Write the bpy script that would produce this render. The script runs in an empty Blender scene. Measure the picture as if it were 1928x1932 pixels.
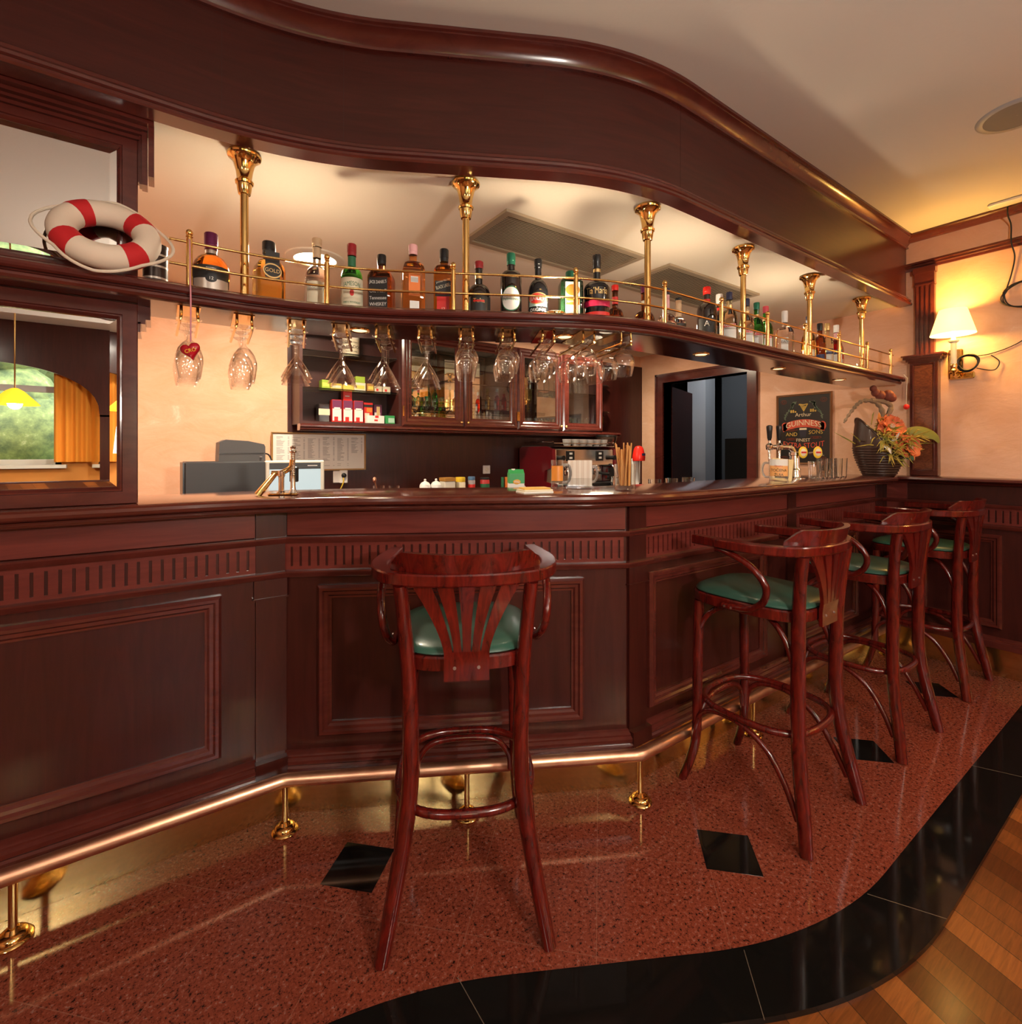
import bpy, bmesh, math, random
from math import sin, cos, pi, sqrt, atan2, radians as RAD
from mathutils import Vector, Matrix
random.seed(7)
SC = bpy.context.scene
COL = SC.collection

# ------------------------------------------------------------ camera
cam_d = bpy.data.cameras.new('camera'); cam = bpy.data.objects.new('camera', cam_d); COL.objects.link(cam)
cam.location = (0, 0, 1.30)
cam.rotation_euler = (pi/2, 0, -atan2(.5725, .8199))
cam_d.sensor_fit = 'HORIZONTAL'; cam_d.sensor_width = 36
cam_d.lens = 944/1928*36
cam_d.shift_y = -114/1928
cam_d.clip_start = .02
SC.camera = cam

# ------------------------------------------------------------ world, light, exposure
W = bpy.data.worlds.new('world'); SC.world = W; W.use_nodes = True
W.node_tree.nodes['Background'].inputs[0].default_value = (.93, .96, 1, 1)
W.node_tree.nodes['Background'].inputs[1].default_value = 7.5
SC.view_settings.view_transform = 'Standard'; SC.view_settings.look = 'None'
SC.view_settings.gamma = 1; SC.view_settings.exposure = 0.6
try: SC.view_settings.use_curve_mapping = False
except Exception: pass
SC.cycles.use_denoising = True
SC.cycles.max_bounces = 10; SC.cycles.diffuse_bounces = 4; SC.cycles.glossy_bounces = 6
SC.cycles.transmission_bounces = 10; SC.cycles.transparent_max_bounces = 48
SC.cycles.sample_clamp_indirect = 6
SC.cycles.caustics_reflective = False; SC.cycles.caustics_refractive = False

def lamp(name, kind, loc, energy, color, size=.1, rot=(0, 0, 0), parent=None, spot=None, size_y=None):
    l = bpy.data.lights.new(name, kind); l.energy = energy; l.color = color
    if kind == 'AREA':
        l.size = size
        if size_y: l.shape = 'RECTANGLE'; l.size_y = size_y
        else: l.shape = 'DISK'
    else: l.shadow_soft_size = size
    if spot: l.spot_size = spot; l.spot_blend = .7
    o = bpy.data.objects.new(name, l); COL.objects.link(o); o.location = loc; o.rotation_euler = rot
    if parent: o.parent = parent
    return o

ZC = 2.70      # room ceiling
ZB = 2.27      # ceiling over the bar
XW = 4.03      # right wall
YB = 3.45      # wall behind the bar
XL = -4.4; YF = -4.0
WINDOWS = [(-4.0, -2.75), (-2.2, -.95), (-.62, .63), (1.0, 2.25), (2.6, 3.85)]
for x0, x1 in WINDOWS:      # sky portals in the window openings
    p = lamp('window_portal', 'AREA', ((x0+x1)/2, YF-.14, 1.76), 1, (1, 1, 1), x1-x0, (pi/2, 0, 0), size_y=1.2)
    p.data.cycles.is_portal = True

# ------------------------------------------------------------ mesh building
class MB:
    def __init__(s): s.v = []; s.f = []; s.m = []; s.T = Matrix.Identity(4)
    def add(s, vs, fs, mi=0):
        b = len(s.v); s.v += [tuple(s.T @ Vector(p)) for p in vs]
        s.f += [tuple(b+i for i in q) for q in fs]; s.m += [mi]*len(fs)
        return s
    def box(s, x0, x1, y0, y1, z0, z1, mi=0):
        return s.add([(x, y, z) for z in (z0, z1) for y in (y0, y1) for x in (x0, x1)],
            [(0, 2, 3, 1), (4, 5, 7, 6), (0, 1, 5, 4), (2, 6, 7, 3), (0, 4, 6, 2), (1, 3, 7, 5)], mi)
    def cbox(s, x0, x1, y0, y1, z0, z1, c=.004, mi=0):     # box with chamfered vertical and top edges
        pts = [(x0+c, y0), (x1-c, y0), (x1, y0+c), (x1, y1-c), (x1-c, y1), (x0+c, y1), (x0, y1-c), (x0, y0+c)]
        ins = [(x0+2*c, y0+c), (x1-2*c, y0+c), (x1-c, y0+2*c), (x1-c, y1-2*c), (x1-2*c, y1-c), (x0+2*c, y1-c), (x0+c, y1-2*c), (x0+c, y0+2*c)]
        vs = [(x, y, z0) for x, y in ins]+[(x, y, z0+c) for x, y in pts]+[(x, y, z1-c) for x, y in pts]+[(x, y, z1) for x, y in ins]
        fs = [tuple(range(7, -1, -1)), tuple(range(24, 32))]
        for r in range(3):
            for i in range(8): j = (i+1) % 8; fs.append((r*8+i, r*8+j, r*8+8+j, r*8+8+i))
        return s.add(vs, fs, mi)
    def prism(s, poly, z0, z1, mi=0):
        n = len(poly)
        return s.add([(x, y, z0) for x, y in poly]+[(x, y, z1) for x, y in poly],
            [tuple(range(n-1, -1, -1)), tuple(range(n, 2*n))]+[(i, (i+1) % n, n+(i+1) % n, n+i) for i in range(n)], mi)
    def lathe(s, prof, n=24, mi=0, caps=True, sq=0, c=(0, 0, 0)):
        """profile of (radius, z) turned about z; sq>0 squares the section"""
        vs = []
        for r, z in prof:
            for i in range(n):
                a = 2*pi*(i+.5)/n; k = 1
                if sq: k = (1-sq)+sq*min(1/max(abs(cos(a)), abs(sin(a))), 1.30)
                vs.append((c[0]+r*k*cos(a), c[1]+r*k*sin(a), c[2]+z))
        fs = []
        for k in range(len(prof)-1):
            for i in range(n):
                j = (i+1) % n; fs.append((k*n+i, k*n+j, k*n+n+j, k*n+n+i))
        if caps:
            fs.append(tuple(range(n-1, -1, -1))); e = (len(prof)-1)*n; fs.append(tuple(range(e, e+n)))
        return s.add(vs, fs, mi)
    def tube(s, path, r, n=10, mi=0, closed=False, flat=None, up=(0, 0, 1)):
        P = [Vector(p) for p in path]; N = len(P)
        R = r if isinstance(r, (list, tuple)) else [r]*N
        vs = []; prev = None
        for i in range(N):
            if closed: t = P[(i+1) % N]-P[i-1]
            else: t = P[min(i+1, N-1)]-P[max(i-1, 0)]
            t.normalize()
            if prev is None:
                u = Vector(up)
                if abs(u.dot(t)) > .95: u = Vector((1, 0, 0))
                a = u-t*u.dot(t); a.normalize()
            else:
                a = prev-t*prev.dot(t)
                a.normalize()
            prev = a; b = t.cross(a)
            for k in range(n):
                th = 2*pi*k/n; f = flat or 1
                vs.append(P[i]+a*(R[i]*cos(th)*f)+b*(R[i]*sin(th)))
        fs = []
        for i in range(N if closed else N-1):
            j = (i+1) % N
            for k in range(n): l = (k+1) % n; fs.append((i*n+k, i*n+l, j*n+l, j*n+k))
        if not closed: fs += [tuple(range(n-1, -1, -1)), tuple(range((N-1)*n, N*n))]
        return s.add(vs, fs, mi)
    def sweep(s, path, prof, mi=0, closed=False, caps=True):
        """profile of (outward offset, z) along a plan path; outward is right of the direction of travel"""
        N = len(path); k = len(prof); vs = []
        nr = []
        for i in range(N if closed else N-1):
            a = path[i]; b = path[(i+1) % N]; dx, dy = b[0]-a[0], b[1]-a[1]; l = sqrt(dx*dx+dy*dy); nr.append((dy/l, -dx/l))
        for i in range(N):
            if closed: n1, n2 = nr[i-1], nr[i]
            else: n1 = nr[max(i-1, 0)]; n2 = nr[min(i, N-2)]
            q = 1+n1[0]*n2[0]+n1[1]*n2[1]; m = ((n1[0]+n2[0])/q, (n1[1]+n2[1])/q)
            for o, z in prof: vs.append((path[i][0]+m[0]*o, path[i][1]+m[1]*o, z))
        fs = []
        for i in range(N if closed else N-1):
            j = (i+1) % N
            for a in range(k): b = (a+1) % k; fs.append((i*k+a, j*k+a, j*k+b, i*k+b))
        if caps and not closed: fs += [tuple(range(k)), tuple(range(N*k-1, (N-1)*k-1, -1))]
        return s.add(vs, fs, mi)
    def sphere(s, c, r, n=12, m=8, mi=0, sc=(1, 1, 1)):
        vs = [(c[0], c[1], c[2]-r*sc[2])]
        for j in range(1, m):
            t = -pi/2+pi*j/m
            for i in range(n): a = 2*pi*i/n; vs.append((c[0]+r*cos(t)*cos(a)*sc[0], c[1]+r*cos(t)*sin(a)*sc[1], c[2]+r*sin(t)*sc[2]))
        vs.append((c[0], c[1], c[2]+r*sc[2])); e = len(vs)-1; fs = []
        for i in range(n):
            j = (i+1) % n; fs += [(0, 1+j, 1+i), (e, e-n+i, e-n+j)]
            for k in range(m-2): fs.append((1+k*n+i, 1+k*n+j, 1+k*n+n+j, 1+k*n+n+i))
        return s.add(vs, fs, mi)
    def torus(s, c, R, r, n=32, m=12, mi=0, a0=0, a1=2*pi, sc=1):
        cl = abs(a1-a0-2*pi) < 1e-6
        N = n if cl else n+1
        return s.tube([(c[0]+R*cos(a0+(a1-a0)*i/n), c[1]+R*sin(a0+(a1-a0)*i/n)*sc, c[2]) for i in range(N)], r, m, mi, closed=cl)
    def text(s, body, size, fn, mi=0, squeeze=1, maxw=None):
        """flat lettering, centred; fn maps (x, y) of the lettering to 3-D"""
        cu = bpy.data.curves.new('t', 'FONT'); cu.body = body; cu.size = size; cu.align_x = 'CENTER'; cu.align_y = 'CENTER'; cu.resolution_u = 3
        ob = bpy.data.objects.new('t', cu); COL.objects.link(ob)
        bpy.context.view_layer.update()
        me = bpy.data.meshes.new_from_object(ob.evaluated_get(bpy.context.evaluated_depsgraph_get()))
        if maxw: squeeze = min(squeeze, maxw/max(1e-6, max(v.co.x for v in me.vertices)-min(v.co.x for v in me.vertices)))
        vs = [fn(v.co.x*squeeze, v.co.y) for v in me.vertices]; fs = [tuple(p.vertices) for p in me.polygons]
        bpy.data.objects.remove(ob); bpy.data.curves.remove(cu); bpy.data.meshes.remove(me)
        return s.add(vs, fs, mi)
    def build(s, name, mats, parent=None, ang=38, loc=None, recalc=True):
        me = bpy.data.meshes.new(name); me.from_pydata(s.v, [], s.f)
        if recalc:
            bm = bmesh.new(); bm.from_mesh(me); bmesh.ops.recalc_face_normals(bm, faces=bm.faces); bm.to_mesh(me); bm.free()
        me.update()
        for m in (mats if isinstance(mats, (list, tuple)) else [mats]): me.materials.append(m)
        me.polygons.foreach_set('material_index', s.m)
        me.polygons.foreach_set('use_smooth', [True]*len(s.f))
        me.set_sharp_from_angle(angle=RAD(ang))
        o = bpy.data.objects.new(name, me); COL.objects.link(o)
        if parent: o.parent = parent
        if loc: o.location = loc
        return o

def tag(o, label, cat=None, group=None, kind=None):
    o['label'] = label
    if cat: o['category'] = cat
    if group: o['group'] = group
    if kind: o['kind'] = kind
    return o
def struct(o, label=None):
    o['kind'] = 'structure'
    if label: o['label'] = label
    return o
def thing(name, label, cat, loc=(0, 0, 0), rz=0, group=None):
    o = bpy.data.objects.new(name, None); COL.objects.link(o); o.location = loc; o.rotation_euler = (0, 0, rz); o.empty_display_size = .05
    return tag(o, label, cat, group)
def dup(root, loc, rz, label):
    r = root.copy(); COL.objects.link(r); r.location = loc; r.rotation_euler = (0, 0, rz); r['label'] = label
    for ch in root.children:
        c = ch.copy(); COL.objects.link(c); c.parent = r
        for g in ch.children:
            d = g.copy(); COL.objects.link(d); d.parent = c
    return r
def spline(pts, n=8, closed=False):
    """Catmull-Rom through points"""
    P = [Vector(p) for p in pts]; out = []; N = len(P)
    for i in range(N if closed else N-1):
        if closed: p0, p1, p2, p3 = P[i-1], P[i], P[(i+1) % N], P[(i+2) % N]
        else: p0 = P[max(i-1, 0)]; p1 = P[i]; p2 = P[i+1]; p3 = P[min(i+2, N-1)]
        for k in range(n):
            t = k/n
            out.append(.5*((2*p1)+(p2-p0)*t+(2*p0-5*p1+4*p2-p3)*t*t+(3*p1-p0-3*p2+p3)*t**3))
    if not closed: out.append(P[-1])
    return out
def fillet(pts, t, n=14):
    out = [Vector(pts[0])]
    for i in range(1, len(pts)-1):
        p = Vector(pts[i]); a = (Vector(pts[i-1])-p).normalized(); b = (Vector(pts[i+1])-p).normalized()
        A = p+a*t; B = p+b*t; half = a.angle(b)/2; R = t*math.tan(half)
        cdir = (a+b).normalized(); Cn = p+cdir*(R/sin(half)) if sin(half) > 1e-6 else p
        a0 = atan2(A.y-Cn.y, A.x-Cn.x); a1 = atan2(B.y-Cn.y, B.x-Cn.x); d = (a1-a0+pi) % (2*pi)-pi
        for k in range(n+1): th = a0+d*k/n; out.append(Vector((Cn.x+R*cos(th), Cn.y+R*sin(th))))
    out.append(Vector(pts[-1]))
    return [(p.x, p.y) for p in out]
def offset(path, o):
    m = []; N = len(path); nr = []
    for i in range(N-1):
        a, b = path[i], path[i+1]; l = sqrt((b[0]-a[0])**2+(b[1]-a[1])**2); nr.append(((b[1]-a[1])/l, -(b[0]-a[0])/l))
    for i in range(N):
        n1 = nr[max(i-1, 0)]; n2 = nr[min(i, N-2)]; q = 1+n1[0]*n2[0]+n1[1]*n2[1]
        m.append((path[i][0]+(n1[0]+n2[0])/q*o, path[i][1]+(n1[1]+n2[1])/q*o))
    return m
def at_x(path, x):
    """point and outward normal of a plan path at abscissa x"""
    for a, b in zip(path, path[1:]):
        if a[0] <= x <= b[0]:
            t = (x-a[0])/(b[0]-a[0]); l = sqrt((b[0]-a[0])**2+(b[1]-a[1])**2)
            return (x, a[1]+t*(b[1]-a[1])), ((b[1]-a[1])/l, -(b[0]-a[0])/l)
    return (x, path[-1][1]), (0, -1)
# ------------------------------------------------------------ materials
def mat(name, base, rough=.5, metal=0, coat=0, coat_r=.08, trans=0, ior=1.45, emit=None, es=0, spec=.5):
    m = bpy.data.materials.new(name); m.use_nodes = True; b = m.node_tree.nodes['Principled BSDF']
    b.inputs['Base Color'].default_value = (*base, 1); b.inputs['Roughness'].default_value = rough; b.inputs['Metallic'].default_value = metal
    b.inputs['Coat Weight'].default_value = coat; b.inputs['Coat Roughness'].default_value = coat_r
    b.inputs['Transmission Weight'].default_value = trans; b.inputs['IOR'].default_value = ior; b.inputs['Specular IOR Level'].default_value = spec
    if emit: b.inputs['Emission Color'].default_value = (*emit, 1); b.inputs['Emission Strength'].default_value = es
    return m
def nd(m, t, **k):
    n = m.node_tree.nodes.new(t)
    for a, v in k.items(): setattr(n, a, v)
    return n
def ln(m, a, b): m.node_tree.links.new(a, b)
def P(m): return m.node_tree.nodes['Principled BSDF']
def ramp(m, fac, stops):
    r = nd(m, 'ShaderNodeValToRGB'); e = r.color_ramp.elements
    while len(e) < len(stops): e.new(.5)
    for k, (p, c) in enumerate(stops): e[k].position = p; e[k].color = (*c, 1)
    ln(m, fac, r.inputs[0]); return r.outputs[0]
def noise(m, scale, detail=4, rough=.55, stretch=None, dist=0):
    tc = nd(m, 'ShaderNodeTexCoord'); mp = nd(m, 'ShaderNodeMapping')
    if stretch: mp.inputs['Scale'].default_value = stretch
    ln(m, tc.outputs['Object'], mp.inputs[0])
    n = nd(m, 'ShaderNodeTexNoise'); n.inputs['Scale'].default_value = scale; n.inputs['Detail'].default_value = detail
    n.inputs['Roughness'].default_value = rough; n.inputs['Distortion'].default_value = dist
    ln(m, mp.outputs[0], n.inputs['Vector']); return n.outputs[0]
def bump(m, h, strength=.1, dist=.005):
    b = nd(m, 'ShaderNodeBump'); b.inputs['Strength'].default_value = strength; b.inputs['Distance'].default_value = dist
    ln(m, h, b.inputs['Height']); ln(m, b.outputs[0], P(m).inputs['Normal'])
def wood(name, c0, c1, stretch, rough=.32, coat=.5, scale=3, dist=1.2, bmp=.03):
    m = mat(name, c0, rough, coat=coat*.75, coat_r=.16, spec=.35)
    n = noise(m, scale, 6, .62, stretch, dist)
    ln(m, ramp(m, n, [(.30, c0), (.72, c1)]), P(m).inputs['Base Color'])
    if bmp: bump(m, n, bmp, .003)
    return m
M_WV = wood('mahogany_upright_shaded', (.029, .0052, .0040), (.052, .0095, .0068), (9, 9, .8))  # darker copy of the mahogany; shade on the lower panels put into the colour
M_WH = wood('mahogany_lengthwise_lit', (.098, .0165, .0128), (.158, .0290, .0215), (.9, .9, 12), rough=.30, coat=.5)  # lighter copy of the same wood; sheen on the upper boards put into the colour
M_WC = wood('mahogany_curved_shaded', (.036, .0062, .0047), (.062, .0112, .0078), (.9, .9, 10), rough=.3, coat=.5)  # darker copy of the same wood; shade on the canopy put into the colour
M_WM = wood('mahogany_moulding', (.066, .0120, .0088), (.105, .0205, .0145), (2, 2, 6), rough=.22, coat=1.1, bmp=.01)
M_WTOP = wood('mahogany_worktop', (.070, .014, .009), (.115, .025, .015), (1, 8, 8), rough=.16, coat=1, bmp=0)
M_STOOL = wood('stool_wood_red', (.034, .0022, .0020), (.145, .0088, .0048), (7, 7, 1.2), rough=.22, coat=.9, scale=4, dist=2.5, bmp=0)
M_WIN = mat('dark_interior_wood', (.05, .012, .009), .4)
M_BURL = mat('burl_veneer', (.16, .045, .018), .35, coat=.5)
ln(M_BURL, ramp(M_BURL, noise(M_BURL, 22, 5, .6, (1, 1, 2), 2), [(.3, (.075, .017, .008)), (.7, (.21, .065, .028))]), P(M_BURL).inputs['Base Color'])
M_BRASS = mat('polished_brass', (.83, .55, .20), .12, 1)
M_BRASSB = mat('brushed_brass', (.80, .58, .24), .19, 1)
ln(M_BRASSB, ramp(M_BRASSB, noise(M_BRASSB, 9, 5, .6, (1, 1, 6)), [(.3, (.70, .48, .17)), (.7, (.88, .66, .30))]), P(M_BRASSB).inputs['Base Color'])
M_COPPER = mat('worn_rail_brass', (.78, .42, .24), .36, 1)
ln(M_COPPER, ramp(M_COPPER, noise(M_COPPER, 14, 5), [(.35, (.70, .34, .22)), (.7, (.84, .50, .31))]), P(M_COPPER).inputs['Base Color'])
M_CHROME = mat('chrome', (.82, .80, .76), .1, 1)
M_STEEL = mat('brushed_steel', (.62, .60, .57), .3, 1)
M_PLASTER = mat('peach_plaster', (.80, .47, .29), .75)
_n = noise(M_PLASTER, 3.6, 10, .72, (1, 1, 1.9), .9)
ln(M_PLASTER, ramp(M_PLASTER, _n, [(.30, (.74, .40, .23)), (.52, (.80, .47, .305)), (.63, (.83, .51, .345)), (.72, (.90, .66, .51))]), P(M_PLASTER).inputs['Base Color'])
bump(M_PLASTER, noise(M_PLASTER, 6, 8, .65, (1, 1, 2), 1), .25, .01)
M_CEIL = mat('ceiling_paint', (.60, .55, .49), .85); bump(M_CEIL, noise(M_CEIL, 60, 5), .12, .004)
M_CEILB = mat('bar_ceiling_paint', (.84, .75, .62), .85); bump(M_CEILB, noise(M_CEILB, 60, 5), .12, .004)
M_WHITE = mat('white_plastic', (.80, .78, .74), .35)
M_CREAM = mat('cream_plastic', (.72, .68, .58), .4)
M_BLACK = mat('black_plastic', (.012, .012, .013), .28)
M_DGREY = mat('dark_grey_plastic', (.040, .041, .046), .45)
def thin(name, tint, ior=1.5, rough=.0, refl=1.0):     # thin-walled glass: clear with Fresnel reflections, no bending of light
    m = bpy.data.materials.new(name); m.use_nodes = True; nt = m.node_tree; nt.nodes.remove(nt.nodes['Principled BSDF'])
    t = nd(m, 'ShaderNodeBsdfTransparent'); t.inputs[0].default_value = (*tint, 1); g = nd(m, 'ShaderNodeBsdfGlossy'); g.inputs['Roughness'].default_value = rough; g.inputs[0].default_value = (refl, refl, refl, 1)
    lw = nd(m, 'ShaderNodeLayerWeight'); lw.inputs[0].default_value = .5; pw = nd(m, 'ShaderNodeMath', operation='POWER'); pw.inputs[1].default_value = 2.4; ln(m, lw.outputs['Facing'], pw.inputs[0])
    f = nd(m, 'ShaderNodeMath', operation='MULTIPLY_ADD'); f.inputs[1].default_value = .85; f.inputs[2].default_value = ((ior-1)/(ior+1))**2; ln(m, pw.outputs[0], f.inputs[0]); x = nd(m, 'ShaderNodeMixShader')
    ln(m, f.outputs[0], x.inputs[0]); ln(m, t.outputs[0], x.inputs[1]); ln(m, g.outputs[0], x.inputs[2]); ln(m, x.outputs[0], nt.nodes['Material Output'].inputs[0]); return m
M_GLASS = thin('clear_glass', (.988, .988, .984), 1.5, .02)
M_GLASSR = mat('cut_glass', (.97, .98, .97), .0, trans=1, ior=1.48)
M_PANE = thin('cabinet_pane', (.93, .95, .94), 1.6)
M_GREENLEATHER = mat('green_leather', (.028, .085, .060), .32, coat=.15)
bump(M_GREENLEATHER, noise(M_GREENLEATHER, 220, 3), .12, .001)
M_MIRROR = mat('mirror_silver', (.88, .88, .85), .0, 1)
M_RED = mat('red_plastic', (.70, .02, .012), .3)
M_REDCLOTH = mat('red_band', (.50, .012, .016), .75)
M_BUOY = mat('cream_canvas', (.72, .60, .47), .8); bump(M_BUOY, noise(M_BUOY, 40, 5), .15, .004)
M_ROPE = mat('cotton_rope', (.70, .60, .47), .9)
M_PAPER = mat('white_paper', (.80, .78, .72), .6)
M_INK = mat('black_ink', (.015, .014, .013), .5)
M_GOLD = mat('gold_print', (.75, .50, .15), .35, .7)
M_YELLOW = mat('yellow', (.85, .58, .04), .45)
M_GREENP = mat('green_print', (.03, .30, .08), .45)
M_REDP = mat('red_print', (.60, .025, .02), .45)
M_GREY = mat('grey_plastic', (.35, .35, .36), .45)

# granite, laid in diagonal tiles with black diamonds at the crossings
def granite(name):
    m = mat(name, (.3, .07, .04), .09, spec=.55)
    n1 = noise(m, 84, 3, .75); n2 = noise(m, 150, 2, .6)
    c1 = ramp(m, n1, [(.35, (.030, .011, .008)), (.43, (.180, .037, .020)), (.58, (.240, .052, .027)), (.68, (.28, .140, .11))])
    c2 = ramp(m, n2, [(.35, (.08, .06, .055)), (.41, (1, 1, 1))])
    mx = nd(m, 'ShaderNodeMix', data_type='RGBA', blend_type='MULTIPLY'); mx.inputs['Factor'].default_value = .65
    ln(m, c1, mx.inputs['A']); ln(m, c2, mx.inputs['B'])
    # joints: grid at 45 degrees
    tc = nd(m, 'ShaderNodeTexCoord'); sp = nd(m, 'ShaderNodeSeparateXYZ'); ln(m, tc.outputs['Object'], sp.inputs[0])
    def mth(op, a, b=None):
        q = nd(m, 'ShaderNodeMath', operation=op)
        for k, v in enumerate((a, b)):
            if v is None: continue
            if isinstance(v, (int, float)): q.inputs[k].default_value = v
            else: ln(m, v, q.inputs[k])
        return q.outputs[0]
    x = mth('SUBTRACT', sp.outputs[0], .55); y = mth('SUBTRACT', sp.outputs[1], .93)
    fs = []
    for s in (1, -1):
        u = mth('MULTIPLY', mth('ADD', x, mth('MULTIPLY', y, s)), 1/.49)
        fs.append(mth('ABSOLUTE', mth('SUBTRACT', mth('FRACT', mth('ADD', u, 50.25)), .5)))
    line = mth('GREATER_THAN', mth('MAXIMUM', fs[0], fs[1]), .4965)
    mj = nd(m, 'ShaderNodeMix', data_type='RGBA'); ln(m, mth('MULTIPLY', line, .55), mj.inputs['Factor']); ln(m, mx.outputs['Result'], mj.inputs['A'])
    mj.inputs['B'].default_value = (.28, .11, .07, 1)
    ln(m, mj.outputs['Result'], P(m).inputs['Base Color'])
    return m
M_GRANITE = granite('red_granite_tiles')
M_BGRAN = mat('black_granite', (.006, .0055, .005), .07)
M_GROUT = mat('pale_joint', (.15, .11, .075), .6)
M_FOOT = mat('parquet', (.3, .1, .03), .34, coat=.12, coat_r=.15, spec=.3)
def parquet(m):
    tc = nd(m, 'ShaderNodeTexCoord'); mp = nd(m, 'ShaderNodeMapping'); mp.inputs['Rotation'].default_value = (0, 0, RAD(108))
    ln(m, tc.outputs['Object'], mp.inputs[0])
    b = nd(m, 'ShaderNodeTexBrick'); b.inputs['Scale'].default_value = 1; b.inputs['Brick Width'].default_value = 1.5; b.inputs['Row Height'].default_value = .086
    b.inputs['Mortar Size'].default_value = .0012; b.inputs['Color1'].default_value = (.095, .024, .006, 1); b.inputs['Color2'].default_value = (.33, .108, .024, 1)
    b.inputs['Mortar'].default_value = (.03, .012, .005, 1); b.offset = .37; b.inputs['Bias'].default_value = -.1
    ln(m, mp.outputs[0], b.inputs['Vector'])
    g = noise(m, 5, 6, .6, (2, 26, 4), .6); r = ramp(m, g, [(.3, (.62, .58, .55)), (.7, (1.1, 1.05, 1))])
    mx = nd(m, 'ShaderNodeMix', data_type='RGBA', blend_type='MULTIPLY'); mx.inputs['Factor'].default_value = 1
    ln(m, b.outputs[0], mx.inputs['A']); ln(m, r, mx.inputs['B']); ln(m, mx.outputs['Result'], P(m).inputs['Base Color'])
parquet(M_FOOT)
# ------------------------------------------------------------ room shell
ZP = -.014
f = MB().box(XL, XW+.3, YF-.15, 4.6, ZP-.05, ZP).build('floor', M_FOOT); struct(f, 'brown wooden plank floor beyond the black stone border')
P_IN = fillet([(-1.7, 1.2), (.385, 1.2), (1.467, .605), (XW-.03, .605)], .36)
P_OUT = fillet([(-1.7, 1.04), (.345, 1.04), (1.43, .447), (XW-.03, .447)], .36)
mb = MB().prism(P_IN+[(XW-.03, YB-.02), (-1.7, YB-.02)], ZP+.0002, 0)
f = mb.build('floor', M_GRANITE); struct(f, 'polished red granite floor with diagonal tiles along the bar')
for (cx, cy) in ((.507, 1.56), (1.509, .929), (2.506, .912), (3.452, .929)):
    MB().prism([(cx-.117, cy), (cx, cy-.117), (cx+.117, cy), (cx, cy+.117)], .0001, .0006).build('diamond_inlay', M_BGRAN, f)
mb = MB(); n = len(P_IN)
vs = [(x, y, z) for z in (ZP+.0002, .0004) for x, y in P_IN]+[(x, y, z) for z in (.0004, ZP+.0002) for x, y in P_OUT]
fs = []
for k in range(3):
    for i in range(n-1): fs.append((k*n+i+1, k*n+i, k*n+n+i, k*n+n+i+1))
mb.add(vs, fs)
b = mb.build('floor', M_BGRAN, ang=30); struct(b, 'black granite border strip curving round the red floor')
for (a, c) in (((.60, 1.09), (.60, .92)), ((1.245, .722), (1.13, .606)), ((1.70, .606), (1.79, .447)), ((2.75, .606), (2.83, .447)), ((-.4, 1.2), (-.4, 1.04))):
    d = Vector((c[0]-a[0], c[1]-a[1])).normalized(); q = Vector((-d.y, d.x))*.0008
    MB().prism([(a[0]-q.x, a[1]-q.y), (c[0]-q.x, c[1]-q.y), (c[0]+q.x, c[1]+q.y), (a[0]+q.x, a[1]+q.y)], .0003, .0007).build('joint', M_GROUT, b)
# walls
DY0, DY1, DZ = 2.30, 3.16, 1.97       # doorway in the right wall
mb = MB()
mb.box(XW, XW+.12, YF, DY0, ZP, ZC); mb.box(XW, XW+.12, DY1, YB+.12, ZP, ZC); mb.box(XW, XW+.12, DY0, DY1, DZ, ZC); mb.box(XW, XW+.12, YB+.12, 4.7, ZP, ZC)
struct(mb.build('wall_right', M_PLASTER), 'peach plaster wall on the right behind the bar stools')
struct(MB().box(-1.7, XW, YB, YB+.12, ZP, ZC).build('wall_back', M_PLASTER), 'peach plaster wall behind the bar')
struct(MB().box(-1.7, -.062, 1.875, 1.99, 1.1465, ZB-.001).build('wall_left', M_PLASTER), 'wall carrying the framed mirrors at left')
struct(MB().box(-1.8, -1.7, 1.1, YB+.12, ZP, ZC).build('wall_left', M_PLASTER), 'far left end wall of the bar')
struct(MB().box(XL-.12, XL, YF-.15, 1.22, ZP, ZC).build('wall_side', M_PLASTER), 'side wall of the room behind the photographer')
struct(MB().box(XL, -1.8, 1.1, 1.22, ZP, ZC).build('wall_side', M_PLASTER), 'short wall beside the bar')
mb = MB(); xs = [XL]+[v for w in WINDOWS for v in w]+[XW+.12]
for k in range(0, len(xs), 2): mb.box(xs[k], xs[k+1], YF-.15, YF, ZP, ZC)
for a, c in WINDOWS: mb.box(a, c, YF-.15, YF, ZP, 1.15); mb.box(a, c, YF-.15, YF, 2.38, ZC)
struct(mb.build('wall_front', mat('orange_wall', (.70, .28, .06), .8)), 'orange wall with windows behind the photographer')
M_FRAME = mat('white_window_frame', (.75, .72, .66), .4)
for k, (a, c) in enumerate(WINDOWS):
    w = MB(); y0, y1 = YF-.11, YF-.05
    w.box(a, a+.06, y0, y1, 1.15, 2.38); w.box(c-.06, c, y0, y1, 1.15, 2.38); w.box(a, c, y0, y1, 1.15, 1.21); w.box(a, c, y0, y1, 2.32, 2.38)
    w.box(a, c, y0, y1, 1.98, 2.05); w.box((a+c)/2-.05, (a+c)/2+.05, y0, y1, 1.15, 2.38)
    o = struct(w.build('window_%d' % (k+1), M_FRAME), 'white framed window with an upper row of panes')
    MB().box(a-.05, c+.05, YF-.06, YF+.09, 1.11, 1.15).build('window_sill', M_FRAME, o)
    MB().box(a+.05, c-.05, YF-.085, YF-.08, 1.2, 2.33).build('glass_pane', mat('window_glass', (1, 1, 1), 0, trans=1, ior=1.0), o)
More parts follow.
